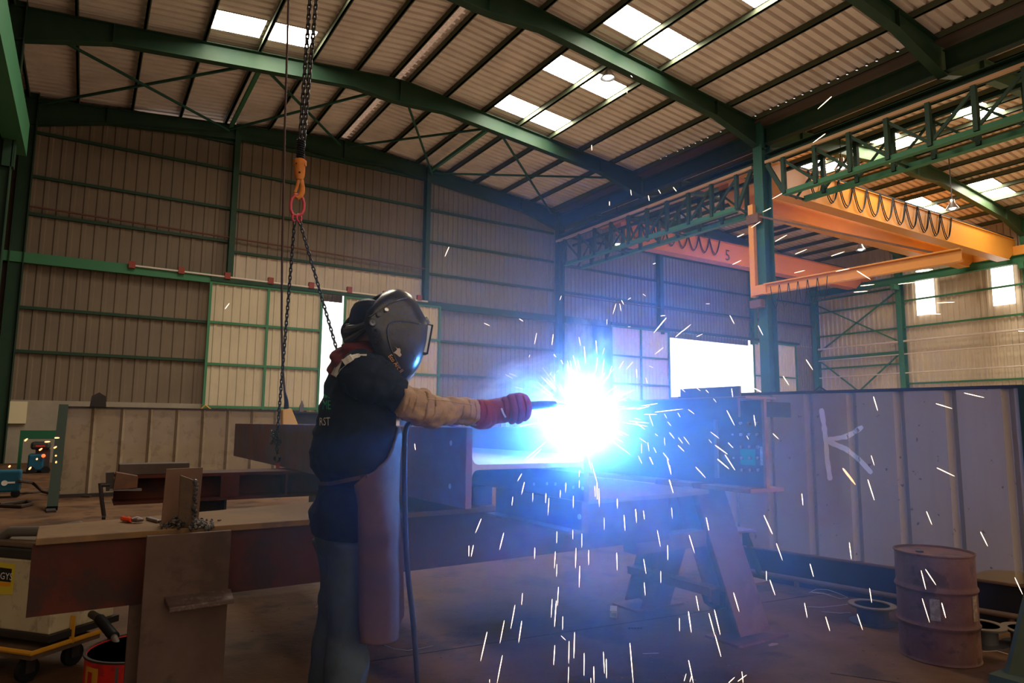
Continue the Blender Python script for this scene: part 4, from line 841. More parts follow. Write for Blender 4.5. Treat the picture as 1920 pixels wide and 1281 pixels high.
# ================================================================== THE WELDER
NAVY = mat('navy_cloth', (.014, .020, .040), .8, 0, (.010, .014, .028), 6, .7, bump=.25, bump_scale=18)
DENIM = mat('work_trousers', (.062, .084, .10), .85, 0, (.042, .058, .07), 5, .8, bump=.2, bump_scale=22)
APRON = mat('leather_apron', (.085, .05, .04), .6, 0, (.06, .037, .03), 4, .8, (.05, .035, .03), 12, .35, bump=.15, bump_scale=25)
TAN = mat('tan_leather', (.42, .29, .19), .65, 0, (.33, .22, .15), 9, .8, bump=.3, bump_scale=35)
GLOVE = mat('red_leather', (.33, .028, .035), .6, 0, (.25, .022, .03), 9, .8, bump=.2, bump_scale=45)
MAROON = mat('maroon_hood', (.17, .028, .035), .9, 0, (.12, .02, .027), 12, .7, bump=.2, bump_scale=60)
SKIN = mat('skin', (.30, .14, .095), .5)
HELM = mat('helmet_shell', (.008, .008, .009), .26, 0, (.04, .036, .032), 5, .6, bump=.02)
CAP = mat('head_gear', (.02, .02, .03), .5)
D0 = 2.4
m0 = onZ(640, 1430, 0); base = atd(640, 1100, D0); base.z = 0
man = thing('person', tuple(base), 'person in black welding helmet, navy shirt and long brown apron welding with outstretched arm', 'person')
def sl_ring(y, xl, xr, b, d=D0, n=44, ex=2.2, grow=0.0, wr=0.0, seed=0, fq=1.0):
    L_, R__ = atd(xl, y, d), atd(xr, y, d); c_ = (L_+R__)/2; w = (R__-L_).length/2
    az = math.atan2(c_.x, c_.y); ca, sa = math.cos(az), math.sin(az)
    a = math.sqrt(max(w*w-(b*sa)**2, (.45*w)**2))/ca; out = []
    for k in range(n):
        t = 2*math.pi*k/n; x, yv = math.cos(t), math.sin(t)
        r_ = (abs(x)**ex+abs(yv)**ex)**(-1/ex)
        p = c_+V((x*r_*(a+grow), yv*r_*(b+grow), 0))
        if wr:
            q = V((p.x*7, p.y*7, p.z*9+seed))*fq; p += V((x, yv, 0))*wr*(noise.noise(q)+.5*noise.noise(q*2.3))
        out.append(p)
    return out, c_, a, b
def dense(sl, k=4):
    """interpolate the list of slices (y, xl, xr, b)"""
    o = []
    for i in range(len(sl)-1):
        for j in range(k):
            t = j/k; t2 = t*t*(3-2*t)*.5+t*.5; o.append(tuple(sl[i][q]+(sl[i+1][q]-sl[i][q])*(t if q == 0 else t2) for q in range(len(sl[i]))))
    o.append(sl[-1]); return o
TOR = [(652, 648, 692, .06), (662, 636, 706, .12), (675, 627, 722, .18), (690, 621, 732, .215), (705, 617, 738, .225), (730, 610, 742, .225), (760, 602, 742, .22), (790, 597, 741, .21), (820, 591, 738, .205), (850, 587, 734, .20), (880, 588, 726, .195), (896, 597, 718, .185), (905, 603, 715, .18), (915, 600, 718, .185), (936, 591, 722, .20), (964, 583, 724, .205), (987, 584, 724, .20), (1002, 588, 722, .19)]
jk = MB(); jk.loft([sl_ring(*s, wr=.014, fq=1.8)[0] for s in dense(TOR, 6)])
def arm_ring(x, y, rp, d, ax, n=24, wr=0.0, seed=0, sq=1.0, wf=30):
    c_ = atd(x, y, d); t = V(ax).normalized(); u = V((0, 0, 1)); u = (u-t*u.dot(t)).normalized(); s = t.cross(u); r_ = rp*px(d); out = []
    for k in range(n):
        an = 2*math.pi*k/n; p = c_+(u*math.sin(an)+s*math.cos(an)*sq)*r_
        if wr: q = p*wf; p += (u*math.sin(an)+s*math.cos(an))*wr*(noise.noise(V((q.x+seed, q.y, q.z)))+.6*noise.noise(V((q.x*2, q.y*2+seed, q.z*2))))
        out.append(p)
    return out
def arm_loft(mb, pts, k=5, n=28, wr=0.0, seed=0, sq=1.0, tilt=None, wf=30):
    P_ = dense([(p[0],)+tuple(p[1:]) for p in pts], k) if k > 1 else pts
    C_ = [atd(p[0], p[1], p[3]) for p in P_]; rings = []
    for i, p in enumerate(P_):
        ax = C_[min(i+1, len(C_)-1)]-C_[max(i-1, 0)]
        if tilt: # hem planes follow the sleeve's slanted cut
            f = i/(len(P_)-1); ax = ax.normalized()+tilt[0]*(1-f)**3+tilt[1]*f**3
        rings.append(arm_ring(p[0], p[1], p[2], p[3], ax, n, wr, seed, sq, wf))
    return mb.loft(rings)
arm_loft(jk, [(664, 698, 44, 2.26), (690, 709, 45, 2.22), (715, 722, 40, 2.215), (736, 736, 33, 2.22), (750, 745, 30, 2.23)], 7, 40, wr=.012, wf=24)
arm_loft(jk, [(664, 700, 40, 2.56), (700, 722, 40, 2.60), (740, 745, 30, 2.62), (752, 752, 26, 2.63)], 4, wr=.006)
jacket = jk.build('jacket', NAVY, man, smooth='all')
bj = bvh_of(jacket)
mb = MB()
for a, b, w in (((628, 705), (636, 690), 12), ((635, 692), (648, 679), 13), ((646, 681), (661, 671), 11), ((659, 672), (675, 668), 7), ((673, 668), (688, 668), 4)): 
    s = paint(bj, [a, b], w, .005, 2, 0); mb.add(s.v, s.f)
if mb.v: mb.build('reflective_stripe', mat('reflective_tape', (.62, .62, .60), .5), jacket)
def px_text(bv, txt, o, xv, yv, m, par, name, off=.003, sx=1.0):
    """lettering laid on a surface: o = picture place of the baseline start, xv, yv = picture vectors of the text width and cap height"""
    vs, fs = text_polys(txt, 1.0); x0 = min(p.x for p in vs); x1 = max(p.x for p in vs); h = max(p.y for p in vs); out = []; ok = []
    for p in vs:
        u, v_ = (p.x-x0)/(x1-x0), p.y/h; H_, n_ = cast(bv, o[0]+xv[0]*u+yv[0]*v_, o[1]+xv[1]*u+yv[1]*v_)
        ok.append(H_ is not None); out.append(H_+n_*off if H_ is not None else V((0, 0, 0)))
    fs = [f for f in fs if all(ok[i] for i in f)]
    if fs:
        used = sorted({i for f in fs for i in f}); ix = {i: k for k, i in enumerate(used)}
        return MB().add([out[i] for i in used], [tuple(ix[i] for i in f) for f in fs]).build(name, m, par)
PG = mat('green_print', (.02, .36, .17), .6)
px_text(bj, 'ME', (607, 768), (15, 0.5), (0, -17), PG, jacket, 'back_print', .004)
pts = [cast(bj, x, y) for x, y in ((609, 746.5), (609.5, 739), (621, 746))]
if all(p[0] for p in pts): MB().add([p+n*.004 for p, n in pts], [(0, 1, 2)]).build('back_print', PG, jacket)
px_text(bj, 'RST', (601.5, 798), (19, -.5), (0, -15), WHITE, jacket, 'back_print', .004)

# trousers and boots
tz = MB()
hip = [(940, 600, 716, .165), (965, 594, 716, .175), (990, 591, 714, .175), (1010, 592, 712, .17), (1030, 594, 706, .16), (1044, 600, 700, .145)]
tz.loft([sl_ring(*s, wr=.006)[0] for s in dense(hip, 3)])
RL = [(1012, 618, 706, .095, 2.33), (1050, 614, 700, .092, 2.33), (1105, 612, 692, .086, 2.33), (1150, 613, 686, .08, 2.33), (1190, 612, 687, .08, 2.33), (1222, 610, 690, .082, 2.33), (1281, 607, 687, .08, 2.33), (1350, 606, 682, .078, 2.33), (1430, 606, 680, .078, 2.33), (1500, 604, 682, .082, 2.33)]
LL = [(1012, 588, 676, .095, 2.47), (1054, 597, 668, .09, 2.47), (1104, 603, 662, .085, 2.47), (1155, 595, 652, .08, 2.47), (1222, 584, 642, .08, 2.47), (1281, 578, 636, .08, 2.47), (1350, 574, 632, .078, 2.47), (1430, 572, 632, .078, 2.47), (1470, 570, 634, .082, 2.47)]
for L_ in (RL, LL): tz.loft([sl_ring(s[0], s[1], s[2], s[3], s[4], 32, 2.1, 0, .012)[0] for s in dense(L_, 4)])
tz.build('trousers', DENIM, man, smooth='all')
bt = MB(); FT = []
for L_ in (RL, LL):
    s = L_[-1]; c_ = sl_ring(*s[:4], s[4])[1]; c_.z = 0; FT.append(c_)
    rings = []
    for h, f0_, f1_, b in ((.0, -.10, .20, .052), (.025, -.105, .205, .056), (.05, -.10, .20, .054), (.075, -.095, .15, .05), (.10, -.09, .09, .05), (.16, -.085, .075, .055)):
        rings.append([c_+V(((f0_+f1_)/2+math.cos(t)*(f1_-f0_)/2, math.sin(t)*b, h)) for t in [2*math.pi*k/20 for k in range(20)]])
    bt.loft(rings)
bt.build('boots', BLACK, man, smooth=True)

# continuous body under the clothes
def skin_obj(name, pts, rad, edges, roots, m, parent, sub=2):
    o0 = V(parent['_o']); me = bpy.data.meshes.new(name); me.from_pydata([V(p)-o0 for p in pts], edges, []); me.update(); me.materials.append(m)
    ob = bpy.data.objects.new(name, me); COL.objects.link(ob); ob.parent = parent; ob['_o'] = tuple(o0)
    sk = ob.modifiers.new('skin', 'SKIN'); sk.use_smooth_shade = True
    for i, r_ in enumerate(rad):
        sv = me.skin_vertices[0].data[i]; sv.radius = r_ if isinstance(r_, tuple) else (r_, r_); sv.use_root = i in roots
    su = ob.modifiers.new('smooth', 'SUBSURF'); su.levels = sub; su.render_levels = sub
    return ob
pel = atd(655, 960, D0); ch = atd(672, 760, D0); nk = atd(676, 660, D0-.01); hdc = atd(712, 605, D0-.0)
J = {'pel': pel, 'ab': atd(660, 870, D0), 'ch': ch, 'nk': nk, 'jaw': atd(698, 640, D0), 'hd': hdc, 'top': atd(712, 575, D0),
     'rs': atd(680, 706, 2.25), 're': atd(782, 765, 2.30), 'rw': atd(905, 774, 2.50), 'rh': atd(950, 768, 2.56),
     'ls': atd(680, 708, 2.56), 'le': atd(780, 772, 2.64), 'lw': atd(840, 784, 2.72), 'lh': atd(862, 786, 2.76),
     'rk': atd(650, 1190, 2.33), 'lk': atd(612, 1190, 2.47), 'ra': FT[0]+V((-.03, 0, .09)), 'la': FT[1]+V((-.03, 0, .09)), 'rhip': atd(658, 1000, 2.33), 'lhip': atd(636, 1000, 2.47), 'rt': FT[0]+V((.13, 0, .04)), 'lt': FT[1]+V((.13, 0, .04))}
nm = list(J); R0 = {'pel': .08, 'ab': .08, 'ch': .075, 'nk': .058, 'jaw': .06, 'hd': .075, 'top': .06, 'rs': .032, 're': .034, 'rw': .028, 'rh': .03, 'ls': .032, 'le': .032, 'lw': .026, 'lh': .028, 'rk': .028, 'lk': .028, 'ra': .035, 'la': .035, 'rhip': .045, 'lhip': .045, 'rt': .025, 'lt': .025}
E_ = [('pel', 'ab'), ('ab', 'ch'), ('ch', 'nk'), ('nk', 'jaw'), ('jaw', 'hd'), ('hd', 'top'), ('ch', 'rs'), ('rs', 're'), ('re', 'rw'), ('rw', 'rh'), ('ch', 'ls'), ('ls', 'le'), ('le', 'lw'), ('lw', 'lh'), ('pel', 'rhip'), ('rhip', 'rk'), ('rk', 'ra'), ('ra', 'rt'), ('pel', 'lhip'), ('lhip', 'lk'), ('lk', 'la'), ('la', 'lt')]
skin_obj('body', [J[k] for k in nm], [R0[k] for k in nm], [(nm.index(a), nm.index(b)) for a, b in E_], {0}, SKIN, man)

# apron
AP = [(800, 742, 747), (815, 739, 751), (834, 733, 751), (854, 724, 750), (874, 702, 750), (888, 676, 750), (900, 663, 750), (936, 670, 751), (991, 671, 753), (1040, 672, 755), (1077, 673, 756), (1120, 674, 757), (1150, 675, 758), (1164, 677, 758)]
ap = MB(); cols = 26; rows = []
for y, xl, xr in dense(AP, 3):
    xc = 648; ring, c_, a, b = sl_ring(y, 2*xc-xr, xr, .245 if y < 1000 else .225, D0, 8); az = math.atan2(c_.x, c_.y); ca, sa = math.cos(az), math.sin(az)
    tgt = (atd(xl, y, D0)-c_).dot(V((ca, -sa, 0)))
    f = lambda t: a*math.cos(t)*ca-b*math.sin(t)*sa
    lo, hi = math.radians(-165), math.radians(-20)
    for _ in range(40):
        md = (lo+hi)/2
        if f(md) < tgt: lo = md
        else: hi = md
    t0, t1 = lo, math.radians(70); row = []
    for k in range(cols):
        t = t0+(t1-t0)*k/(cols-1); p = c_+V((math.cos(t)*a, math.sin(t)*b, 0)); fold = .016*math.sin(t*5+1.2)*min(1, max(0, (y-900)/150))
        q = V((p.x*6, p.y*6, p.z*4)); p += V((math.cos(t), math.sin(t), 0))*(fold+.008*noise.noise(q)-.004)
        row.append(p)
    rows.append((y, row))
last = rows[-1][1]
for j in range(1, 6): # rounded lower edge, longer on the near side
    row = []
    for k, p in enumerate(last):
        u = k/(cols-1); drop = .03*math.sin(math.pi*min(1, max(0, (u+.06)/.5)))**.6 if u < .44 else 0
        row.append(p+V((0, 0, -drop*j/5-.0005*j)))
    rows.append((0, row))
ap.loft([r_ for _, r_ in rows], False, False)
apr = ap.build('apron', APRON, man, smooth='all', solid=.004)
ba = bvh_of(apr)
mb = MB(); prev = None
cpt = []
for x, y in ((603, 907), (620, 905), (640, 902), (660, 897), (676, 893), (688, 892)):
    h, n_ = cast(bj, x, y); h2, n2 = cast(ba, x, y)
    if h2 is not None and (h is None or (h2-EYE).length < (h-EYE).length): h, n_ = h2, n2
    if h is not None: cpt.append(h+n_*.006)
for i in range(len(cpt)-1): mb.bar(cpt[i], cpt[i+1], .004, .013, (0, 0, 1))
st = mb.build('apron_strap', APRON, man)
for x, y in ((672, 893), (684, 892)):
    h, n_ = cast(ba, x, y)
    if h is not None: MB().lathe(h+n_*.006, [(.004, 0), (.004, .004), (.001, .005)], 10, n_).build('rivet', CHROME, st)
h = atd(746, 786, 2.28); MB().box(h.x-.008, h.x+.004, h.y-.006, h.y+.006, h.z-.022, h.z+.014).build('apron_buckle', CHROME, man)

# hood round the neck
HD = [(640, 664, 688, .05), (644, 648, 695, .085), (650, 636, 699, .11), (660, 627, 704, .13), (672, 620, 706, .145), (684, 617, 700, .145), (694, 617, 686, .13), (702, 620, 668, .10), (708, 624, 650, .06)]
hm = MB(); rings = []
for s in dense(HD, 5):
    r_, c_, a, b = sl_ring(*s, n=48)
    rings.append([p+((p-c_).normalized())*(.010*math.sin((p.z*95)+3*math.atan2(p.y-c_.y, p.x-c_.x))+.010*noise.noise(p*22)) for p in r_])
hm.loft(rings); hm.build('hood_collar', MAROON, man, smooth='all')

# welding helmet
YC = hdc.y-.0
Pp = [(708, 556), (720, 549.5), (735, 545), (752, 549), (766, 558), (777, 574), (788, 594), (796, 609), (795.5, 624), (793, 645), (788, 664), (781, 683), (770, 700), (757, 711)]
Qo = [(704, 566), (697, 575), (690, 584), (685, 593), (683, 600), (683, 607), (685, 615), (688, 624), (691, 634), (696, 645), (702, 657), (714, 672), (729, 688), (748, 706)]
Wd = [.07, .088, .102, .112, .118, .121, .122, .122, .12, .117, .112, .102, .085, .05]
def spl(a, k=4):
    o = []; n = len(a)
    for i in range(n-1):
        p0, p1, p2, p3 = a[max(i-1, 0)], a[i], a[i+1], a[min(i+2, n-1)]
        for j in range(k):
            t = j/k; o.append(p1*.5*2*.5*2*.5+(p1*.5 if 0 else p1*0)+((p2-p0)*t+(p0*2-p1*5+p2*4-p3)*t*t+(p1*3-p0-p2*3+p3)*t**3)*.5+p1*.5)
    o.append(a[-1]); return o
hp_ = []
for (x, y), (qx, qy), w in zip(Pp, Qo, Wd):
    P3 = onY(x, y, YC); Q3 = onY(qx, qy, YC-w); hp_.append((P3, Q3, w))
PS = spl([h[0] for h in hp_]); QS = spl([h[1] for h in hp_]); WS = spl([V((h[2], 0, 0)) for h in hp_])
hm = MB(); rings = []; NSEG = 30
for P3, Q3, w in zip(PS, QS, WS):
    w = w.x; row = []
    for k in range(NSEG+1):
        s = -1+2*k/NSEG; an = s*math.pi/2; la = math.copysign(abs(math.sin(an))**.85, s)*w; f = max(0, math.cos(an))**.72
        base_ = V((Q3.x, YC, Q3.z)); p = base_.lerp(P3, f); row.append(V((p.x, YC+la, p.z)))
    rings.append(row)
hm.loft(rings, False, False)
helm = hm.build('welding_helmet', HELM, man, smooth='all', solid=.006)
bh = bvh_of(helm)
def on(x, y, off=.002):
    h, n_ = cast(bh, x, y); return (h+n_*off, n_) if h is not None else (None, None)
def line_on(bv, pts, r, name, m, par, off=.0015):
    q = []
    for i in range(len(pts)-1):
        for j in range(4):
            x, y = [pts[i][k]+(pts[i+1][k]-pts[i][k])*j/4 for k in (0, 1)]; h, n_ = cast(bv, x, y)
            if h is not None: q.append(h+n_*off)
    if len(q) > 2: return MB().tube(q, r, 6).build(name, m, par, smooth='all')
line_on(bh, [(788, 608), (770, 604), (752, 602), (738, 603), (729, 609), (726, 618), (727, 634), (732, 652), (741, 674), (753, 696)], .0028, 'side_window_edge', BLACKP, helm)
line_on(bh, [(689, 596), (712, 583), (732, 569), (752, 562), (766, 559)], .0022, 'crown_seam', BLACKP, helm)
for x, y, r_, m_ in ((697, 606, .0145, BLACKP), (697, 606, .010, mat('knob_rim', (.35, .4, .45), .3, .6)), (697, 606, .0075, BLACKP), (709, 591, .0085, BLACKP), (723, 582, .0075, CHROME), (704, 619, .004, BLACK)):
    p, n_ = on(x, y, 0)
    if p is not None: MB().lathe(p, [(r_, -.004), (r_, .006 if r_ > .012 else .008 if r_ > .009 else .009), (r_*.8, .010)], 20, n_).build('side_knob' if x == 697 else 'rivet', m_, helm, smooth=True)
# lens cassette at the front
pa, pb = onY(797.5, 611, YC), onY(787, 668, YC); up_ = (pa-pb).normalized(); fo_ = V((up_.z, 0, -up_.x)).normalized()
if fo_.x < 0: fo_ = -fo_
lc = (pa+pb)/2-fo_*.010; la_ = V((0, 1, 0)); LH = (pa-pb).length
MB().obox(lc, fo_, la_, up_, .03, .105, LH).build('lens_frame', BLACKP, helm, bevel=.004)
MB().obox(lc+fo_*.018, fo_, la_, up_, .008, .09, LH*.86).build('cover_lens', mat('cover_lens', (.35, .45, .5), .08, 0, emit=None), helm, bevel=.002)
MB().obox(lc+fo_*.012+la_*-.0575, fo_, la_, up_, .006, .004, LH*.95).build('lens_clip', BLACK, helm)
MB().obox(lc+fo_*.004+la_*-.054, fo_, la_, up_, .026, .006, LH*.86).build('lens_glint_strip', mat('painted_arc_glint', (.55, .66, .72), .3), helm, bevel=.001)  # added pale strip, the arc's reflection put into its colour
MB().tube([onY(795, 603, YC-.03), onY(802.5, 599, YC-.035)], [.014, .0135], 14).build('front_knob', mat('knob_grey', (.25, .28, .3), .3, .3), helm, smooth=True)
lw = [(797.5, 640), (793, 655), (789, 668), (782, 684), (770, 704), (763, 715)]
MB().tube([onY(*p, YC) for p in lw], [.008, .01, .011, .011, .009, .006], 8).build('front_rim', mat('clear_guard', (.35, .45, .5), .25), helm, smooth=True)
TO = mat('orange_lettering', (.75, .36, .10), .5)
px_text(bh, 'Eco Arc II', (727, 668), (22.5, 30), (6.5, -4.6), TO, helm, 'maker_lettering', .004)
mb = MB()
pts = [(740, 649.5), (742, 652), (745, 653.5), (748, 652.5), (750, 656), (749.5, 661), (752, 665), (749, 669), (746, 667.5), (743, 664.5), (737, 661), (741, 658), (743.5, 655)]
q = [on(x, y, .004)[0] for x, y in pts]
if all(p is not None for p in q): MB().add(q, [tuple(range(len(q)))]).build('scraped_patch', mat('scraped_grey', (.5, .42, .38), .7), helm)
# head gear behind the helmet
cm = MB(); rings = []
for s in dense([(564, 672, 700, .05), (570, 664, 712, .075), (580, 658.5, 716, .095), (592, 655.8, 716, .1), (604, 655.5, 712, .1), (614, 657, 704, .098), (622, 660, 696, .09)], 4): rings.append(sl_ring(*s, n=36)[0])
cm.loft(rings); cm.build('cap', CAP, man, smooth='all')
hg = MB(); hg.tube([atd(651, 618, D0), atd(668, 616, D0-.08), atd(696, 606, D0-.12)], [.016, .014, .011], 8).tube([atd(692, 612, D0-.11), atd(672, 628, D0-.09), atd(652, 640, D0-.03)], [.008, .012, .014], 8)
hgo = hg.build('head_band', BLACKP, man, smooth=True)
a, b = atd(647, 618, D0), atd(659, 616, D0); MB().lathe(a, [(.016, 0), (.019, .004), (.019, (b-a).length-.003), (.015, (b-a).length)], 18, (b-a)).build('ratchet_knob', BLACK, hgo, smooth=True)
MB().loft([arm_ring(*s, (0, 0, 1), 20) for s in ((683, 612, 13, D0-.04), (680, 630, 18, D0-.02), (678, 650, 24, D0))]).build('neck', SKIN, man, smooth='all')

# leather sleeve guards and gloves
sv = MB(); arm_loft(sv, [(746, 746, 31, 2.225), (754, 751, 31, 2.235), (766, 756, 32, 2.25), (780, 761, 34, 2.28), (795, 767, 34.5, 2.31), (810, 771, 32, 2.34), (825, 771, 27, 2.37), (840, 769, 25, 2.40), (853, 768, 24, 2.43), (868, 771, 25.5, 2.46), (880, 772, 26, 2.48), (891, 773, 25, 2.495)], 6, 40, wr=.010, seed=3, tilt=(V((.15, 0, .35)), V((0, 0, 0))), wf=26)
svo = sv.build('leather_sleeve', TAN, man, smooth='all')
bsv = bvh_of(svo)
line_on(bsv, [(800, 748), (820, 750), (845, 753), (868, 757), (890, 759)], .0014, 'sleeve_seam', mat('seam_thread', (.5, .38, .28), .7), svo)
lv = MB(); arm_loft(lv, [(752, 752, 27, 2.63), (780, 770, 27, 2.65), (810, 778, 22, 2.68), (838, 784, 15, 2.72)], 4, 24, wr=.006, seed=9); lv.build('leather_sleeve', TAN, man, smooth='all')
DG = 2.55
gv = MB(); arm_loft(gv, [(889, 774, 25.5, 2.50), (900, 777, 28.5, 2.515), (912, 776, 27, 2.53), (925, 773, 23.5, 2.54), (938, 770, 23, 2.555), (950, 768, 25, 2.565)], 5, 32, wr=.004, seed=5)
glo = gv.build('glove', GLOVE, man, smooth='all')
gp = []; gr = []; ge = []; roots = set()
def chainv(pts):
    roots.add(len(gp))
    for i, (x, y, d, r_) in enumerate(pts):
        gp.append(atd(x, y, d)); gr.append(r_)
        if i: ge.append((len(gp)-2, len(gp)-1))
chainv([(940, 770, 2.56, .040), (955, 765, 2.565, .043), (970, 760, 2.565, .040), (979, 757, 2.565, .032)])
chainv([(970, 752, 2.56, .017), (984, 745, 2.535, .017), (991, 763, 2.51, .0165), (988, 780, 2.53, .0155), (982, 786, 2.57, .014)])
chainv([(962, 750, 2.56, .017), (972, 742, 2.53, .017), (979, 766, 2.50, .017), (976, 786, 2.52, .0155), (970, 791, 2.56, .014)])
chainv([(952, 752, 2.56, .017), (960, 743, 2.53, .017), (966, 768, 2.50, .017), (963, 787, 2.52, .0155), (958, 791, 2.56, .014)])
chainv([(944, 756, 2.56, .016), (948, 748, 2.535, .016), (953, 769, 2.51, .0155), (950, 784, 2.525, .0145), (946, 788, 2.56, .013)])
chainv([(942, 758, 2.60, .018), (957, 747, 2.62, .018), (974, 743, 2.62, .0165), (990, 748, 2.60, .0145)])
skin_obj('glove_hand', gp, gr, ge, roots, GLOVE, glo)
gp = []; gr = []; ge = []; roots = set()
chainv([(838, 784, 2.72, .034), (850, 786, 2.74, .036), (858, 787, 2.755, .03)])
for k in range(4): chainv([(856, 784+k*1.2, 2.74+k*.022, .013), (866, 786+k*1.2, 2.75+k*.022, .013), (873, 791, 2.76+k*.02, .012), (876, 799, 2.765+k*.02, .011)])
chainv([(846, 788, 2.72, .014), (856, 792, 2.71, .013), (864, 794, 2.715, .012)])
skin_obj('left_glove', gp, gr, ge, roots, GLOVE, man)
SEAM = mat('lit_glove_welt', (.62, .5, .5), .6)
# welt seams of the glove, arc light painted in as a pale tone
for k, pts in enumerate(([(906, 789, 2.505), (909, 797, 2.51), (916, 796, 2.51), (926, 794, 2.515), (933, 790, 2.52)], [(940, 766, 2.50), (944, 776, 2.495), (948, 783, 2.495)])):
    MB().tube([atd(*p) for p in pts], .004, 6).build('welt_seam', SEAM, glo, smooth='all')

# torch with cable
to = thing('welding_torch', tuple(atd(1010, 756, 2.68)), 'black welding torch with curved neck held in the red glove, cable hanging to the floor', 'welding torch')
h0, h1 = atd(948, 764, 2.565), atd(1040, 757.5, 2.74)
MB().tube([h0, h0.lerp(h1, .4), h0.lerp(h1, .47), h0.lerp(h1, .75), h1], [.017, .017, .0165, .0155, .0125], 16).build('handle', BLACKP, to, smooth=True)
n0 = h1; n1 = atd(1058, 761, 2.80); n2 = atd(1071, 769, 2.86); n3 = atd(1081, 781, 2.91)
MB().tube([n0, n1, n2, n3], [.009, .008, .008, .008], 12).build('neck', CHROME, to, smooth=True)
MB().tube([n2.lerp(n3, .5), n3], [.011, .0095], 14).build('nozzle', mat('copper', (.5, .25, .12), .35, .9), to, smooth=True)
cbl = [atd(948, 764, 2.565), atd(935, 768, 2.58), atd(900, 780, 2.58), atd(850, 785, 2.52), atd(800, 790, 2.45), atd(772, 792, 2.42), atd(761, 806, 2.40), atd(759, 850, 2.40), atd(759, 936, 2.40), atd(763, 1054, 2.40), atd(775, 1171, 2.38), atd(783, 1281, 2.36), atd(790, 1400, 2.34)]
q = cbl[-1].copy(); q.z = .02; cbl += [q, q+V((.1, -.3, -.005)), q+V((.0, -.8, -.005))]
MB().tube([p for p in spl(cbl, 4)], .0095, 10).build('cable', mat('cable_rubber', (.03, .03, .034), .55), to, smooth=True)

# ================================================================== SMOKE AND ARC GLARE
def volmat(name, col, dens, grad=None, nz=None, aniso=0.0):
    m = bpy.data.materials.new(name); m.use_nodes = True; nt = m.node_tree; N = nt.nodes; L = nt.links
    for n_ in list(N):
        if n_.type == 'BSDF_PRINCIPLED': N.remove(n_)
    out = [n_ for n_ in N if n_.type == 'OUTPUT_MATERIAL'][0]
    vs = N.new('ShaderNodeVolumeScatter'); vs.inputs['Color'].default_value = (*col, 1); vs.inputs['Density'].default_value = dens; vs.inputs['Anisotropy'].default_value = aniso
    L.new(vs.outputs[0], out.inputs['Volume'])
    if grad:
        tc = N.new('ShaderNodeTexCoord'); g = N.new('ShaderNodeTexGradient'); g.gradient_type = 'SPHERICAL'; L.new(tc.outputs['Object'], g.inputs[0])
        pw = N.new('ShaderNodeMath'); pw.operation = 'POWER'; pw.inputs[1].default_value = grad; L.new(g.outputs['Fac'], pw.inputs[0])
        mu = N.new('ShaderNodeMath'); mu.operation = 'MULTIPLY'; mu.inputs[1].default_value = dens; L.new(pw.outputs[0], mu.inputs[0]); cur = mu.outputs[0]
        if nz:
            t = N.new('ShaderNodeTexNoise'); t.inputs['Scale'].default_value = nz[0]; t.inputs['Detail'].default_value = 5; t.inputs['Roughness'].default_value = .6; t.inputs['Distortion'].default_value = .6; L.new(tc.outputs['Object'], t.inputs['Vector'])
            r_ = N.new('ShaderNodeMapRange'); r_.inputs[1].default_value = nz[1]; r_.inputs[2].default_value = nz[2]; L.new(t.outputs['Fac'], r_.inputs[0])
            m2 = N.new('ShaderNodeMath'); m2.operation = 'MULTIPLY'; L.new(cur, m2.inputs[0]); L.new(r_.outputs[0], m2.inputs[1]); cur = m2.outputs[0]
        L.new(cur, vs.inputs['Density'])
    return m
def blob(name, c_, sc_, m, label, rot=None):
    mb = MB().sphere((0, 0, 0), 1.0, 24, 16); ob = mb.build(name, m, loc=(0, 0, 0), smooth='all'); ob.location = c_; ob.scale = sc_
    if rot: ob.rotation_euler = rot
    return tag(ob, label, 'smoke', kind='stuff')
blob('smoke_veil_haze', ARC_POS+V((0, 0, -.05)), (1.58, 1.58, 1.25), volmat('smoke_veil_haze', (.34, .60, 1), HAZE_D, 1.3), 'thin smoke haze tinted blue to carry the arc glare veil round the whole workbench')  # blue put into the smoke colour, partly standing for the lens veil
blob('smoke_glare_ball', ARC_POS+V((.0, 0, .02)), (.42, .42, .40), volmat('smoke_glare_ball', (1, 1, 1), GLOW_D, 2.0), 'dense smoke ball shaping the white glare right round the welding arc')  # dense ball added to make the blown out glow of the arc
cpl = atd(1005, 728, 2.9); blob('smoke_plume', cpl, (.30, .2, .15), volmat('smoke_plume', (1, 1, 1), PLUME_D, .8, (2.6, .45, .68)), 'wispy blue white smoke drifting up left over the glove', (0, math.radians(-12), 0))
cpl = atd(1105, 660, 2.95); blob('smoke_plume', cpl, (.13, .13, .22), volmat('smoke_plume_tall', (1, 1, 1), PLUME_D*.6, .8, (2.6, .47, .7)), 'faint smoke wisp rising straight above the arc')
# arc itself
tag(MB().sphere(ARC_POS+V((0, 0, 0)), .011, 12, 8).build('welding_arc', mat('arc_white', (1, 1, 1), .5, emit=(.85, .93, 1), estr=400), smooth='all'), 'blinding white welding arc at the torch tip on the H beam', 'arc')

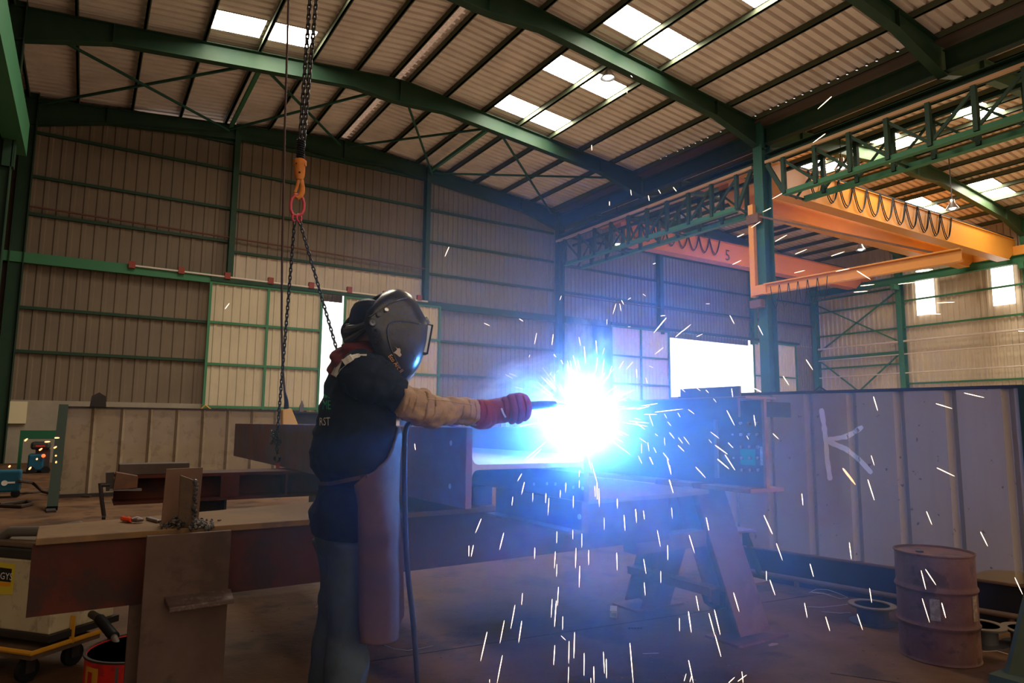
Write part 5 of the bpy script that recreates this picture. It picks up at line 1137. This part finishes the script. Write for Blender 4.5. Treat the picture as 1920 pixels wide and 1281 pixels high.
# ================================================================== SPARKS
SPK = mat('spark_glow', (1, .8, .6), .5, emit=(1, .72, .50), estr=4.5)
SPO = mat('spark_glow_orange', (1, .5, .3), .5, emit=(1, .36, .14), estr=2.6)
sm = {}
for k_, m_ in (('w', SPK), ('o', SPO)):
    mb = MB().lathe((0, 0, -.5), [(.25, 0), (.8, .08), (1, .35), (.85, .75), (.2, 1)], 6); me = bpy.data.meshes.new('spark'); me.from_pydata(mb.v, [], mb.f); me.materials.append(m_); me.update(); sm[k_] = me
def spark(p, q, r_, label, group, k_='w'):
    ob = bpy.data.objects.new('spark', sm[k_]); COL.objects.link(ob); d_ = q-p
    ob.location = (p+q)/2; ob.rotation_mode = 'QUATERNION'; ob.rotation_quaternion = d_.to_track_quat('Z', 'Y'); ob.scale = (r_, r_, max(d_.length, .004)); tag(ob, label, 'spark', group)
def parse(s): return [tuple(float(v) for v in t.split(',')) for t in s.split()]
BM = "1015,103,990,147 1030,150,1013,222 1078,212,1075,262 965,232,959,284 1151,213,1149,268 1168,240,1162,338 1232,195,1231,240 1263,153,1261,210 1305,228,1304,298 1340,83,1337,122 1339,140,1338,185 1426,173,1428,232 1438,150,1440,248 1449,187,1451,290 787,357,754,437 914,435,890,532 718,508,717,568 743,505,730,570 1088,518,1087,584 1204,540,1198,636 1213,427,1211,495 1213,612,1210,683 1320,520,1317,635 1302,418,1302,473 1353,440,1352,520 1391,532,1391,618 1341,622,1338,745 1478,350,1479,420 1590,335,1596,425 1549,548,1552,647 1656,303,1661,380 1699,310,1706,360 1777,420,1795,515 1700,582,1714,667 1703,715,1710,790 1796,650,1797,720 1835,505,1837,590 1019,775,1014,842 977,842,953,975 917,928,892,1058 1015,932,997,1055 820,993,783,1158 906,1125,876,1281 1221,740,1216,845 1186,808,1180,913 1209,818,1199,965 1246,906,1244,982 1236,1015,1262,1040 1281,1045,1279,1172 1312,995,1308,1142 1201,1068,1194,1180 1279,1190,1276,1281 1366,1112,1365,1240 1474,1105,1480,1228 1490,1145,1492,1255 1420,1187,1421,1281 1403,1252,1404,1281 1623,1055,1642,1281 1901,915,1903,990 834,1260,834,1281 1846,55,1855,108 1846,138,1866,212 1736,10,1754,52 1672,5,1690,45 1552,245,1553,300"
BRS = "195,20,260,76 240,0,293,82 73,65,128,125 670,215,677,282 457,338,506,443 527,495,562,592 132,348,148,422 36,448,67,550 1041,136,1078,252 1060,0,1078,57 1429,70,1530,118 1371,315,1402,390 1675,430,1716,512 1868,687,1912,782 716,610,736,683 490,700,520,787 470,650,472,705 685,830,701,914 804,908,828,988 1051,747,1064,830 982,893,1012,982 286,772,318,880 1341,647,1368,755 1347,805,1389,940 1365,640,1425,730 1457,830,1480,915 937,490,949,585 75,790,91,875 32,878,49,997 147,888,180,1012 178,867,212,1010 182,1010,216,1133 33,1152,60,1281 333,1216,340,1281 310,1272,360,1235 258,1281,293,1248 8,1270,20,1228 40,1275,50,1240 1073,-331,1097,-251 1583,-351,1695,-325 1424,-291,1516,-263"
TRS = "307,52,346,35 520,78,588,40 632,149,699,122 835,160,910,135 280,208,329,184 628,255,688,240 862,246,937,231 980,243,1056,291 1000,328,1078,319 963,363,1040,357 1212,318,1310,307 1432,423,1530,419 1370,486,1452,486 131,428,153,428 265,493,290,541 424,550,452,606 0,583,46,545 78,614,112,598 694,742,732,800 566,838,597,885 405,905,440,923 1888,582,1920,582 838,-738,760,-668 803,-529,733,-478 560,-193,502,-161 497,-111,450,-88 437,-34,385,0"
MID = "606,108,582,163 803,537,835,552 1001,513,1023,527 1099,593,1086,655 1192,600,1184,660 1238,383,1229,408 1545,428,1527,488 1566,428,1574,470 1576,408,1588,432 1628,395,1612,405 1697,373,1712,385 1828,507,1758,592 1796,497,1822,494 1920,580,1880,615 1811,675,1763,713 1336,615,1346,665 1366,668,1374,760 1432,635,1437,710 1480,677,1470,712 1303,718,1320,780 1330,745,1342,800 1440,730,1433,800 1478,740,1465,845 1522,778,1500,850 1587,752,1562,792 1640,755,1603,797 1732,778,1755,788 1195,713,1208,728 1235,745,1248,768 1182,815,1172,830 1222,803,1210,815 922,826,965,849 945,820,990,838 976,896,1025,910 970,935,945,1033 1660,795,1662,845 1712,845,1722,875 1495,515,1493,548 1613,557,1627,557 1060,715,1056,730 1768,200,1752,205 1200,825,1198,865 412,1215,417,1252 1765,1160,1780,1172 1628,-856,1638,-846 1607,-781,1607,-756 1408,-466,1409,-433 1627,-213,1632,-181 1508,-148,1508,-124 1867,-228,1885,-204 1783,-214,1797,-191 1727,-181,1732,-151 -654,457,-630,425"
RAS = "60,290,160,265 100,262,228,242 205,312,428,286 118,330,222,330 160,335,190,422 40,360,90,370 0,382,158,400 50,395,125,450 280,325,300,360 388,318,408,352 472,290,520,326 780,297,842,418 996,335,1010,425 306,388,335,422 650,470,720,523 320,474,360,523 392,515,428,562 435,508,482,572 390,577,440,627 280,515,285,580 97,565,98,640 148,555,158,625 80,518,138,558 195,595,215,637 72,662,101,724 160,672,190,732 685,575,785,648 705,688,797,766 765,652,846,776 790,555,830,598 530,750,609,836 270,637,318,697 303,690,335,812 318,852,352,958 1148,482,1195,527 1078,1138,1140,1281 616,1155,636,1260 938,500,955,530 636,530,660,560 1230,22,1278,96 1000,122,1057,152 536,117,570,142 420,127,447,150 612,133,635,158 818,122,828,192 672,203,696,232 48,1087,58,1200 112,1100,121,1170 338,1075,345,1165"
random.seed(21)
for s, ox, oy, k, d0_, d1_, lb, gr_ in ((BM, 640, 854, 3, 2.35, 2.85, 'thin glowing spark falling straight down below the H beam', 'sparks raining down below the H beam'),
        (BRS, 1280, 854, 3, 2.5, 3.3, 'thin glowing spark falling aslant in front of the trestle, screen and drum', 'sparks falling aslant on the right'),
        (TRS, 1280, 427, 3, 2.3, 3.3, 'glowing spark flying high in front of the jib crane and right wall', 'sparks flying high on the right'),
        (MID, 640, 427, 3, 2.5, 3.1, 'glowing spark thrown up in front of the back wall above the arc', 'sparks thrown up above the arc'),
        (RAS, 1180, 700, 4.269, 2.75, 3.5, 'bright spark shooting right from the arc across the blue I beam', 'sparks shooting across the I beam')):
    for x0, y0, x1, y1 in parse(s):
        d_ = random.uniform(d0_, d1_); p = atd(ox+x0/k, oy+y0/k, d_); q = atd(ox+x1/k, oy+y1/k, d_+random.uniform(-.03, .03))
        if p.z < .01 or q.z < .01: continue
        L_ = math.hypot(x1-x0, y1-y0)/k
        spark(p, q, (.5+.012*min(L_, 40)+random.uniform(-.12, .18))*px(d_)*.74, lb, gr_, 'w')
spark(atd(1580, 878, 3.0), atd(1604, 909, 3.0), 1.9*px(3), 'thick orange spark in front of the right screen below the sprayed letter', 'sparks falling aslant on the right', 'o')
spark(atd(1717, 509.5, 3.0), atd(1749, 505.5, 3.0), 2.2*px(3), 'thick white spark above the left bright wall window', 'sparks flying high on the right')
for k in range(85):
    th = random.gauss(1.45, 1.0) if k % 3 else random.uniform(0, 2*math.pi); ph = random.gauss(0, .6)
    d_ = (Rt*math.cos(th)*math.cos(ph)+V((0, 0, 1))*math.sin(th)*math.cos(ph)-Fw*math.sin(ph)*.7); a = random.uniform(.08, .22); L_ = random.uniform(.03, .11)
    p = ARC_POS+d_*a; q = p+d_*L_+V((0, 0, -.01))
    spark(p, q, random.uniform(.0007, .0015), 'short white spark bursting out of the glare around the arc', 'sparks bursting from the arc')
random.seed(4)
for s in parse("310,320,350,285 565,330,635,325 690,278,752,278 680,410,718,385 495,438,535,408 700,510,715,495 706,598,714,570 110,650,132,625 365,680,395,645 460,555,475,535"):
    spark(atd(s[0]/6.742, 780+s[1]/6.742, 6.0), atd(s[2]/6.742, 780+s[3]/6.742, 6.0), .0075, 'orange spark drifting by the blue machines at the far left', 'orange sparks at the far left', 'o')
for o in S.objects:
    if '_o' in o: del o['_o']
